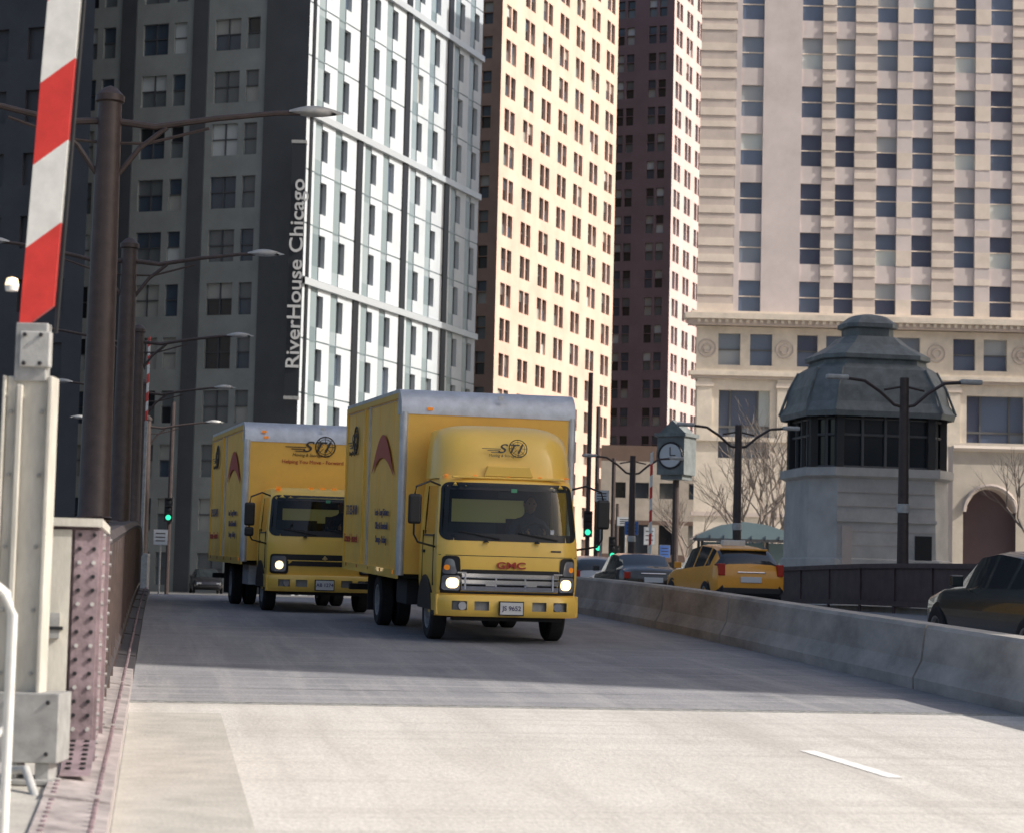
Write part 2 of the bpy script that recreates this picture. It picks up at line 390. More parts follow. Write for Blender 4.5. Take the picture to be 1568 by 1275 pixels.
body(mb,O2,UX,11,UD,12,.8,15.5,'brown'); facade(mb,O2,UD,dirs(-1,0),[0,12],[.8,15.5],lambda i,j:(0,M['brown']))
mb.obj('low_shop_building')
# unseen tower added right of the frame to cast shadow across the bridge
SX,SY=.93,-.37
mb=MB(); H=62; kx,ky=40,21.9-(.37/.93)*36
zs,zt=expand([(1.3,'s'),(2.2,'w')],H,-.5)
for (o,u,n,ln) in (((kx,ky),(1,0),(0,-1),36),((kx,ky),(0,1),(-1,0),54),((kx,ky+54),(1,0),(0,1),36),((kx+36,ky),(0,1),(1,0),54)):
    xs,xt=expand([(1.2,'p'),(1.8,'w')],ln)
    facade(mb,o,u,n,xs,zs,lambda i,j:(.3,G[0] if rnd('o',i,j)<.6 else G[1]) if xt[i][0]=='w' and zt[j][0]=='w' else (0,M['stone1']))
mb.poly([(kx,ky,H),(kx+36,ky,H),(kx+36,ky+54,H),(kx,ky+54,H)],'stone2')
mb.obj('shadow_caster_tower')
# ---------------- ground and roads
ys_all=[-300,-60,-20]+list(range(-18,124,2))+[140,200,400,900,3000]
def strip(name,x0,x1,y0,y1,off,mat,thick=0):
    ys=sorted(set([y0,y1]+[y for y in ys_all if y0<y<y1])); mb=MB()
    for a,b in zip(ys[:-1],ys[1:]):
        mb.poly([(x0,a,zd(a)+off),(x1,a,zd(a)+off),(x1,b,zd(b)+off),(x0,b,zd(b)+off)],mat)
        if thick:
            for xx in(x0,x1): mb.poly([(xx,a,zd(a)+off-thick),(xx,b,zd(b)+off-thick),(xx,b,zd(b)+off),(xx,a,zd(a)+off)],mat)
    if thick:
        for yy in(y0,y1): mb.poly([(x0,yy,zd(yy)+off-thick),(x1,yy,zd(yy)+off-thick),(x1,yy,zd(yy)+off),(x0,yy,zd(yy)+off)],mat)
    return mb.obj(name)
strip('ground',-1500,1500,-300,3000,-.06,'ground')
strip('approach_road',-.2,7.93,-18,18.90,0,'conc')
strip('bridge_deck_road',-.2,7.93,19.16,62,0,'deck')
strip('oncoming_lane_road',8.4,17,-18,62,0,'deck')
strip('cross_street',-60,90,62,200,0,'asph')
strip('sidewalk',-4,-.56,-18,62,.13,'side',.2)
strip('sidewalk',17.25,21,-18,62,.13,'side',.2)
strip('far_plaza_pavement',19,60,64,150,.10,'side',.16)
mb=MB(); zj=zd(19.03)
mb.box(-.2,7.93,18.90,18.96,zj-.05,zj+.006,'galv2'); mb.box(-.2,7.93,19.10,19.16,zj-.05,zj+.006,'galv2'); mb.box(-.2,7.93,18.96,19.10,zj-.1,zj-.04,'black')
x=-.15
while x<7.85:
    mb.box(x,x+.045,18.96,19.06,zj-.04,zj+.003,'galv2'); x+=.1
mb.obj('expansion_joint')
mb=MB()
mb.poly([(4.78,15.7,zd(15.7)+.004),(4.9,15.7,zd(15.7)+.004),(5.02,14.05,zd(14.05)+.004),(4.9,14.05,zd(14.05)+.004)],'paint')
for y in(4,-6): mb.poly([(4.84,y,zd(y)+.004),(4.96,y,zd(y)+.004),(4.96,y+2,zd(y+2)+.004),(4.84,y+2,zd(y+2)+.004)],'paint')
mb.obj('lane_marking')
mb=MB()
def wig(x0,y0,x1,y1,w,seed,mt='seam',step=.4):
    L_=math.hypot(x1-x0,y1-y0); n=max(2,int(L_/step)); pts=[]
    for k in range(n+1):
        t=k/n; o=(rnd(seed,k)-.5)*.03
        pts.append((x0+(x1-x0)*t+o*(y1-y0)/L_,y0+(y1-y0)*t-o*(x1-x0)/L_,w*(.4+rnd(seed,k,'w'))))
    nx,ny=(y1-y0)/L_,-(x1-x0)/L_
    for a,b in zip(pts[:-1],pts[1:]):
        mb.poly([(a[0]-nx*a[2],a[1]-ny*a[2],zd(a[1])+.003),(a[0]+nx*a[2],a[1]+ny*a[2],zd(a[1])+.003),(b[0]+nx*b[2],b[1]+ny*b[2],zd(b[1])+.003),(b[0]-nx*b[2],b[1]-ny*b[2],zd(b[1])+.003)],mt)
y=20.6; k=0
while y<56:
    wig(-.15,y,7.88,y+.05,.010,('t',k)); y+=1.45+rnd('ts',k)*.2; k+=1
mb.obj('pavement_seams')
# patched strip of older concrete along the left kerb
mb=MB()
for a,b in zip(range(-16,18,2),range(-14,20,2)):
    b=min(b,18.88)
    mb.poly([(-.19,a,zd(a)+.004),(.55,a,zd(a)+.004),(.55,b,zd(b)+.004),(-.19,b,zd(b)+.004)],'side')
mb.obj('gutter_pavement')
mb=MB(); y=2.0; k=0
while y<58:
    y2=y+1.9; a,b=zd(y),zd(y2); w0,w1=-.55,-.2; h=.15+(.012 if k%2 else 0)
    mb.hexa([(w0,y,a-.05),(w1,y,a-.05),(w1,y2,b-.05),(w0,y2,b-.05),(w0,y,a+h),(w1,y,a+h-.04),(w1,y2,b+h-.04),(w0,y2,b+h)],'kerbsteel' if y<20 else 'truss')
    for t in range(12):
        yy=y+.1+t*.155; zz=zd(yy)+h-.005
        for xx in(-.5,-.27): mb.tube([(xx,yy,zz-.01),(xx,yy,zz+.010)],.014,'maroon',6)
    y=y2+.02; k+=1
mb.obj('steel_kerb')
mb=MB(); prof=[(7.93,-.1),(7.93,.12),(8.02,.30),(8.06,.64),(8.09,.68),(8.36,.68),(8.39,.64),(8.42,.3),(8.5,.12),(8.5,-.1)]
y=2
while y<58:
    n=4; y2=y+3.96; jx=(rnd('bj',y)-.5)*.03
    for k in range(n):
        a=y+(y2-y)*k/n; b=y+(y2-y)*(k+1)/n
        for i in range(len(prof)-1):
            p,q=prof[i],prof[i+1]
            mb.poly([(p[0]+jx,a,zd(a)+p[1]),(p[0]+jx,b,zd(b)+p[1]),(q[0]+jx,b,zd(b)+q[1]),(q[0]+jx,a,zd(a)+q[1])],'barrier')
    for e in(y,y2): mb.poly([(p[0]+jx,e,zd(e)+p[1]) for p in prof],'barrier')
    y+=4.0
mb.obj('concrete_median_barrier')
mb=MB(); y=6
while y<61:
    y2=y+2.5; 
    for (x0,x1,h0,h1,m) in((17.05,17.13,.28,1.05,'parapet'),(16.98,17.2,1.05,1.16,'parapet'),(17.0,17.18,.16,.28,'parapet')):
        mb.hexa([(x0,y,zd(y)+h0),(x1,y,zd(y)+h0),(x1,y2,zd(y2)+h0),(x0,y2,zd(y2)+h0),(x0,y,zd(y)+h1),(x1,y,zd(y)+h1),(x1,y2,zd(y2)+h1),(x0,y2,zd(y2)+h1)],m)
    mb.box(17.01,17.05,y,y+.12,zd(y)-.05,zd(y)+1.05,'parapet')
    y+=2.5
mb.obj('bridge_parapet_girder')
# left truss railing
mb=MB()
def top(y):
    h=1.42
    if y>42: h=1.42-(y-42)**2*.011
    return zd(y)+max(h,.3)
ys=[15.2+1.2*i for i in range(29)]
for a,b in zip(ys[:-1],ys[1:]):
    for x in(-.42,-.74):
        mb.tube([(x,a,top(a)),(x,b,top(b))],.07,'truss',6); mb.tube([(x,a,zd(a)+.28),(x,b,zd(b)+.28)],.06,'truss',6)
        mb.tube([(x,a,zd(a)+.28),(x,b,top(b))],.035,'truss',5); mb.tube([(x,a,top(a)),(x,b,zd(b)+.28)],.035,'truss',5)
        mb.tube([(x,a,zd(a)),(x,a,top(a))],.05,'pole',6)
    mb.poly([(-.42,a,top(a)+.05),(-.74,a,top(a)+.05),(-.74,b,top(b)+.05),(-.42,b,top(b)+.05)],'truss')
    mb.poly([(-.8,a,zd(a)),(-.8,b,zd(b)),(-.8,b,top(b)),(-.8,a,top(a))],'truss')
zg=zd(14)
mb.box(-.70,-.36,13.3,15.2,zg,zg+1.52,'maroon')
mb.box(-.74,-.34,13.22,15.3,zg+1.52,zg+1.57,'cream')
mb.box(-.71,-.52,13.25,13.3,zg,zg+1.5,'cream')
mb.box(-.50,-.355,13.26,13.3,zg,zg+1.5,'maroon')
mb.box(-.36,-.335,13.3,13.42,zg,zg+1.5,'maroon')
mb.box(-.36,-.335,15.05,15.2,zg,zg+1.5,'maroon')
for k in range(18):
    z=zg+.06+k*.083
    for x in(-.47,-.385): mb.tube([(x,13.26,z),(x,13.245,z)],.013,'black' if (k%3) else 'galv',6)
    for yy in(13.36,15.12): mb.tube([(-.335,yy,z),(-.32,yy,z)],.014,'galv2',6)
    mb.tube([(-.36,14.0,z),(-.345,14.0,z)],.014,'galv2',6)
mb.box(-.64,-.57,13.2,13.25,zg+.85,zg+1.0,'galv2'); mb.box(-.66,-.55,13.19,13.25,zg+.9,zg+.92,'black')
mb.poly([(-.50,13.2,zg+.25),(-.33,13.2,zg+.25),(-.33,12.3,zd(12.3)+.17),(-.50,12.3,zd(12.3)+.17)],'maroon')
for i in range(7):
    for xx in(-.46,-.38):
        t=i/7; yy=13.15-.8*t; zz=zg+.25+(zd(12.3)+.17-zg-.25)*(13.2-yy)/.9
        mb.tube([(xx,yy,zz),(xx,yy,zz+.012)],.016,'black',6)
mb.obj('bridge_truss_railing')
# ---------------- barrier gate
def striped_arm(mb,L,w,t,n,x0=0,slant=.6,z0=0):
    seg=L/n; h=w*slant
    for k in range(n):
        a=z0+k*seg; b=a+seg
        mb.hexa([(x0-w/2,-t/2,a),(x0+w/2,-t/2,a+h),(x0+w/2,t/2,a+h),(x0-w/2,t/2,a),(x0-w/2,-t/2,b),(x0+w/2,-t/2,b+h),(x0+w/2,t/2,b+h),(x0-w/2,t/2,b)],'red' if k%2==0 else 'white')
gx,gy=C(-2.69,12.05)
ge=empty('raised_barrier_gate',(gx,gy,zd(gy)+.13),(0,0,-A-.02))
mb=MB(); mb.box(-.14,.10,-.03,.03,.28,2.25,'cream'); mb.box(-.16,-.14,-.06,.09,.28,2.25,'cream'); mb.box(.10,.125,-.08,.09,.28,2.25,'cream')
mb.box(-.075,-.045,-.07,-.03,.4,2.2,'cream')
for z in (.6,.95,1.3,1.7,2.05):
    for x in(-.11,.06): mb.tube([(x,-.03,z),(x,-.05,z)],.013,'galv2',6)
mb.obj('upright_channel',ge,bevel=.006)
mb=MB(); mb.box(-.10,.25,-.14,.16,.12,.50,'galv2'); mb.box(-.05,.02,-.1,.1,0,.12,'galv2'); mb.box(.12,.2,-.1,.1,0,.12,'galv2'); mb.box(-.16,.24,-.16,.18,0,.03,'galv2')
mb.box(-.1,.08,-.05,.05,2.22,2.55,'galv2'); mb.box(-.07,.10,-.07,.0,2.3,2.5,'galv')
for z in(2.32,2.48):
    for x in(-.04,.05): mb.tube([(x,-.07,z),(x,-.09,z)],.014,'black',6)
for x in(-.04,.19):
    for z in(.17,.45): mb.tube([(x,-.14,z),(x,-.155,z)],.014,'black',6)
mb.tube([(-.05,-.16,.3),(-.12,-.45,.16),(-.1,-.5,.05)],.022,'galv',8); mb.tube([(.0,-.16,.08),(.12,-.3,.1),(.28,-.6,-.1)],.025,'galv',8)
mb.obj('base_bracket',ge,bevel=.008)
mb=MB(); striped_arm(mb,5.2,.185,.04,11,0,.85,2.50); a=mb.obj('striped_arm',ge)
a.matrix_local=Matrix.Translation((.0,0,2.5))@Matrix.Rotation(math.radians(2.6),4,'Y')@Matrix.Translation((0,0,-2.5))
mb=MB(); mb.tube([(.115,.0,2.5),(.33,.0,7.5)],.012,'black',6)
mb.rev((-.14,-.02,2.76),'z',[(.0,-.03,'white'),(.035,-.03,'white'),(.04,.0,'lampon'),(.03,.04,'lampon'),(0,.05,'lampon')],12)  # glowing cap stands in for the sun's glint on this lamp
mb.obj('cable_and_warning_lamp',ge,smooth=40)
bx_,by_=C(-2.17,9.5)
be=empty('crowd_barricade',(bx_,by_,zd(by_)+.13),(0,0,-A+.15))
mb=MB(); P=[(0,0,.0),(0,0,1.05),(-.03,0,1.14),(-.10,0,1.2),(-1.7,0,1.2),(-1.8,0,1.1),(-1.8,0,0)]
mb.tube(P,.022,'white',8); mb.tube([(0,0,.2),(-1.8,0,.2)],.018,'white',8)
for k in range(1,12): mb.tube([(-.15*k,0,.2),(-.15*k,0,1.2)],.010,'white',6)
for x in(-.1,-1.7): mb.tube([(x,-.3,0),(x,-.28,.04),(x,0,.12),(x,.28,.04),(x,.3,0)],.016,'white',6)
mb.obj('tube_frame',be,smooth=50)
def far_gate(l,d,h,n,base,w=.12):
    x,y=C(l,d); e=empty('raised_barrier_gate',(x,y,zd(y)),(0,0,-A))
    mb=MB(); mb.box(-.25,.25,-.25,.25,0,1.3,'galv2'); mb.box(-.05,.05,-.05,.05,1.3,base,'galv2'); mb.obj('housing',e,bevel=.02)
    mb=MB(); striped_arm(mb,h,w,.05,n,0,.8,base); mb.obj('striped_arm',e)
far_gate(-11.9,70,2.7,9,5.6,.07); far_gate(5.1,78,4.2,10,1.3,.10)
# ---------------- lamps
def lamp_left(x,y):
    e=empty('street_lamp',(x,y,zd(y)))
    mb=MB(); mb.tube([(0,0,0),(0,0,.5),(0,0,.55),(0,0,3.4),(0,0,7.0)],[.28,.26,.22,.19,.155],'pole',14); mb.rev((0,0,6.98),'z',[(.155,0,'pole'),(.19,.02,'pole'),(.19,.1,'pole'),(.09,.2,'pole'),(0,.24,'pole')],14)
    mb.rev((0,0,1.5),'z',[(.2,0,'pole'),(.24,.03,'pole'),(.2,.06,'pole')],12)
    for s_ in(1,-1):
        mb.tube([(0,0,6.75),(.6*s_,0,6.70),(1.4*s_,0,6.86),(2.2*s_,0,6.98),(2.5*s_,0,7.0)],[.05,.045,.04,.035,.035],'pole',8)
        mb.tube([(0,0,5.95),(.15*s_,0,6.05),(.4*s_,0,6.40),(.75*s_,0,6.70)],.035,'pole',8)
        mb.tube([(0,0,6.45),(.5*s_,0,6.47),(1.3*s_,0,6.72)],.022,'pole',6)
    mb.obj('pole_and_arms',e,smooth=40)
    mb=MB()
    for s_ in(1,-1):
        mb.surf(lambda u,v:( (2.35+.75*u)*s_, .13*math.sin(math.pi*min(1,u*1.1+.12))*math.cos(v), 7.0+.02*u+(.10*math.sin(math.pi*min(1,u*.9+.1))*math.sin(v) if math.sin(v)>0 else .05*math.sin(math.pi*u)*math.sin(v))),[i/10 for i in range(11)],[2*math.pi*k/12 for k in range(13)],'galv')
    mb.obj('luminaires',e,smooth=60)
for i in range(5): lamp_left(-.85+.05*i,28.5+15*i)
def lamp_right(x,y):
    e=empty('street_lamp',(x,y,zd(y)))
    mb=MB(); mb.tube([(0,0,0),(0,0,.4),(0,0,.45),(0,0,5.6)],[.22,.2,.15,.11],'pole',10)
    mb.rev((0,0,2.35),'z',[(.1,0,'galv'),(.16,.03,'galv'),(.16,.22,'galv'),(.1,.26,'galv')],10)
    for s_ in(1,-1):
        mb.tube([(0,0,4.9),(.25*s_,0,4.95),(.6*s_,0,5.25),(1.0*s_,0,5.5),(1.5*s_,0,5.55)],.04,'pole',8)
        mb.tube([(0,0,5.4),(.5*s_,0,5.3)],.03,'pole',6)
    mb.obj('pole_and_arms',e,smooth=40)
    mb=MB()
    for s_ in(1,-1): mb.box(1.4*s_ if s_>0 else -1.95,1.95 if s_>0 else -1.4,-.1,.1,5.5,5.62,'galv')
    mb.obj('luminaires',e,bevel=.04)
for y in(34.3,49.3,64.3,79.3): lamp_right(17.5,y)
def signal(l,d,h,heads,arm=0):
    x,y=C(l,d); e=empty('traffic_signal',(x,y,zd(y)),(0,0,-A))
    mb=MB(); mb.tube([(0,0,0),(0,0,h)],.09,'pole',8)
    if arm: mb.tube([(0,0,h-.4),(arm,0,h)],.06,'pole',6)
    for (hx,hz) in heads:
        mb.box(hx-.17,hx+.17,-.25,.0,hz,hz+1.0,'black')
        for k,mm in enumerate(('green','black','black')):
            mb.rev((hx,-.25,hz+.18+.31*k),'y',[(0,-.02,mm),(.08,-.012,mm),(.11,0,'black')],14)
            mb.box(hx-.14,hx+.14,-.42,-.25,hz+.32+.31*k,hz+.335+.31*k,'black')
        mb.box(hx-.02,hx+.02,-.05,.05,hz+.2,hz+.3,'black')
    mb.obj('mast_and_heads',e)
signal(3.05,84,9,[(0,2.6)]); signal(3.7,92,8.4,[(.1,2.2)]); signal(-14.2,90,8,[(0,3.0)]); signal(1.5,100,9.5,[(-.3,5)],-3)
signal(4.6,96,6.5,[(0,2.0)]); signal(5.9,118,5.5,[(0,2.2)])
def sign(l,d,h,w,hh,m,name='traffic_sign'):
    x,y=C(l,d); e=empty(name,(x,y,zd(y)),(0,0,-A)); mb=MB(); mb.tube([(0,0,0),(0,0,h)],.04,'galv2',8); mb.box(-w/2,w/2,-.06,-.04,h-hh,h,m); mb.box(-w/2-.02,w/2+.02,-.04,-.03,h-hh-.02,h+.02,'galv2')
    for z in(.2,.45,.7): mb.box(-w*.35,w*.35,-.065,-.06,h-hh*z-.04,h-hh*z,'blktxt')
    mb.obj('post_and_plate',e)
sign(-14.2,88,2.6,.55,.6,'signw'); sign(3.4,80,4.2,.5,.4,'signw'); sign(4.7,83,3.2,.5,.5,'signb'); sign(6.5,100,3.6,.5,.8,'signw'); sign(5.6,104,4.2,.8,.4,'signw'); sign(7.8,108,3.0,.5,.6,'signb')
x,y=C(7.0,91); e=empty('street_clock',(x,y,zd(y)),(0,0,-A-.5)); mb=MB()
mb.tube([(0,0,0),(0,0,5.3)],.14,'pole',10); mb.box(-.62,.62,-.62,.62,5.5,7.1,'copper'); mb.box(-.72,.72,-.72,.72,7.1,7.25,'copper'); mb.prism([(-.6,7.25),(.6,7.25),(0,7.8)],'y',-.5,.5,'copper'); mb.box(-.5,.5,-.5,.5,5.3,5.5,'copper')
for ax in('y','x'):
    c=(0,-.63,6.3) if ax=='y' else (-.63,0,6.3)
    mb.rev(c,ax,[(0,-.03,'signw'),(.48,-.03,'signw'),(.5,0,'black'),(.56,-.05,'black'),(.58,0,'black')],24)
mb.box(-.02,.02,-.68,-.665,6.3,6.65,'black'); mb.box(0,.25,-.68,-.665,6.28,6.32,'black'); mb.box(-.68,-.665,-.02,.02,6.3,6.65,'black')
mb.obj('clock_case_and_post',e)
x,y=C(9.6,86); e=empty('glass_kiosk_shelter',(x,y,zd(y)+.1),(0,0,-A)); mb=MB()
pale=pm('pale_blue_glass',(.30,.40,.42),.15,spec=.8)
for xx in(-1.9,-.6,.7,2.0):
    for yy in(0,1.6): mb.tube([(xx,yy,0),(xx,yy,2.6)],.06,'bronze',8)
mb.prism([(-2.3,2.6),(2.4,2.6),(1.6,2.9),(.6,3.2),(-.3,3.3),(-1.2,3.15),(-1.9,2.85)],'y',-.4,2.0,pale)
for xx in(-1.9,-.6,.7): mb.box(xx+.06,xx+1.24,.78,.8,.3,2.5,pale)
mb.box(-2.3,2.4,-.42,-.38,2.5,2.62,'bronze')
for k in range(9): mb.box(-2.2+.55*k,-2.17+.55*k,-.43,-.39,2.6,2.75,'bronze')
mb.obj('frame_and_roof',e)
# bridge house
x,y=C(13.2,80); e=empty('bridge_tender_house',(x,y,0),(0,0,-A+.18)); e.scale=(.90,.90,1)
def octo(hw,hd,ch,z): return [(-hw+ch,-hd,z),(hw-ch,-hd,z),(hw,-hd+ch,z),(hw,hd-ch,z),(hw-ch,hd,z),(-hw+ch,hd,z),(-hw,hd-ch,z),(-hw,-hd+ch,z)]
def loft(mb,rings,m,cap=True):
    b=len(mb.v); n=len(rings[0])
    for r in rings: mb.v+=r
    for i in range(len(rings)-1):
        k=mb.mi(m[i] if isinstance(m,list) else m)
        for q in range(n): mb.f.append((b+i*n+q,b+i*n+(q+1)%n,b+(i+1)*n+(q+1)%n,b+(i+1)*n+q)); mb.m.append(k)
    if cap: mb.f.append(tuple(b+(len(rings)-1)*n+q for q in range(n))); mb.m.append(k)
mb=MB(); loft(mb,[octo(3.1,2.6,.9,-1),octo(3.1,2.6,.9,3.0),octo(3.0,2.5,.9,3.05),octo(2.95,2.45,.9,5.9),octo(3.15,2.65,.95,6.0),octo(3.15,2.65,.95,6.3),octo(2.8,2.3,.8,6.3)],'bhstone')
mb.box(-1.9,-1.5,-2.62,-2.4,2.4,4.2,'stone2'); mb.box(1.2,1.9,-2.56,-2.4,3.0,3.9,'black')
mb.box(-2.1,2.1,-2.58,-2.4,4.35,4.47,'bhstone')
for z in(3.5,4.0,4.9,5.4): mb.box(-2.05,2.05,-2.505,-2.4,z,z+.02,'stone2')
mb.obj('stone_base',e)
mb=MB(); loft(mb,[octo(2.65,2.15,.8,6.3),octo(2.65,2.15,.8,8.2)],[G[0]])
o8=octo(2.75,2.25,.82,0)
for i in range(8):
    p=Vector(o8[i]); q=Vector(o8[(i+1)%8]); n=4 if (q-p).length>2 else 2
    for k in range(n+1):
        c=p+(q-p)*k/n; w=.15 if k in(0,n) else .05
        mb.box(c.x-w,c.x+w,c.y-w,c.y+w,6.3,8.2,'bronze')
    for z in(6.34,7.5,8.1):
        mb.tube([p+Vector((0,0,z)),q+Vector((0,0,z))],.05,'bronze',5)
mb.obj('window_storey',e)
mb=MB(); loft(mb,[octo(3.15,2.65,.95,8.15),octo(3.2,2.7,.95,8.35),octo(3.0,2.5,.9,8.7),octo(2.85,2.35,.85,9.3),octo(2.55,2.05,.8,9.95),octo(2.2,1.8,.7,10.15),octo(2.15,1.75,.65,10.3),octo(2.3,1.9,.7,10.35),octo(2.3,1.9,.7,10.5),octo(1.5,1.25,.5,10.95),octo(1.15,1.0,.4,11.25)],'copper')
loft(mb,[octo(.95,.8,.3,11.2),octo(.95,.8,.3,11.55),octo(1.1,.95,.35,11.6),octo(1.1,.95,.35,11.75),octo(.7,.6,.25,12.05),octo(.2,.2,.08,12.15)],'copper')
for i in range(8):
    a=octo(3.2,2.7,.95,8.35)[i]; b=octo(2.87,2.37,.85,9.3)[i]; c=octo(2.55,2.05,.8,9.95)[i]; mb.tube([a,b,c],.06,'copper',6)
mb.obj('copper_roof',e)
mb=MB(); O4=C(18.9,92)
VD=dirs(0,1)
def W4(p,dd): return (O4[0]+UX[0]*p[0]+VD[0]*dd,O4[1]+UX[1]*p[0]+VD[1]*dd,.8+p[1])
N_=40
for k in range(N_):
    xa=9*k/N_; xb=9*(k+1)/N_
    def low(x):
        u=(x-1.6)/1.0
        return 4.6+1.0*math.sqrt(max(0,1-u*u)) if abs(u)<1 else 0
    la,lb=low(xa),low(xb)
    if la>0 or lb>0:
        la=la or 4.6; lb=lb or 4.6
    mb.poly([W4((xa,la),0),W4((xb,lb),0),W4((xb,7.4),0),W4((xa,7.4),0)],'cream2'); mb.poly([W4((xa,la),0),W4((xb,lb),0),W4((xb,lb),1),W4((xa,la),1)],'stone2')
mb.poly([W4((.0,0),1),W4((9,0),1),W4((9,7.4),1),W4((0,7.4),1)],'dbrown'); mb.poly([W4((0,7.4),0),W4((9,7.4),0),W4((9,7.4),1),W4((0,7.4),1)],'stone1')
mb.poly([W4((0,0),0),W4((0,7.4),0),W4((0,7.4),1),W4((0,0),1)],'stone2')
pth=[Vector(W4((1.6+1.12*math.cos(t),4.6+1.12*math.sin(t)),-.03)) for t in [math.pi*k/14 for k in range(15)]]
mb.tube(pth,.10,'stone2',6)
p0,p1=Vector(W4((0,7.3),-.05)),Vector(W4((9,7.3),-.05)); mb.tube([p0,p1],.14,'stone1',6)
mb.obj('arched_stone_wall')
def bare_tree(l,d,h,seed):
    x,y=C(l,d); R=random.Random(seed); mb=MB()
    def br(p,dr,ln,r,dep):
        pts=[p]; q=p.copy(); dd=dr.copy()
        for k in range(3):
            dd=(dd+Vector((R.uniform(-.16,.16),R.uniform(-.16,.16),R.uniform(-.02,.1)))).normalized(); q=q+dd*ln/3; pts.append(q.copy())
        mb.tube(pts,[r,r*.88,r*.76,r*.62],'bark',5 if dep<3 else 3,caps=False)
        if dep<6:
            for k in range(3 if dep<4 else 2):
                nd=(dd+Vector((R.uniform(-.8,.8),R.uniform(-.8,.8),R.uniform(-.1,.5)))).normalized()
                br(pts[R.choice([2,3,3])],nd,ln*R.uniform(.6,.8),r*.58,dep+1)
    br(Vector((x,y,zd(y))),Vector((0,0,1)),h*.3,h*.018,0)
    mb.obj('bare_tree')
bare_tree(11.2,98,9.0,3); bare_tree(12.6,104,11.5,5); bare_tree(9.2,112,7,8); bare_tree(20.8,84,8,11); bare_tree(10.4,92,8,21)
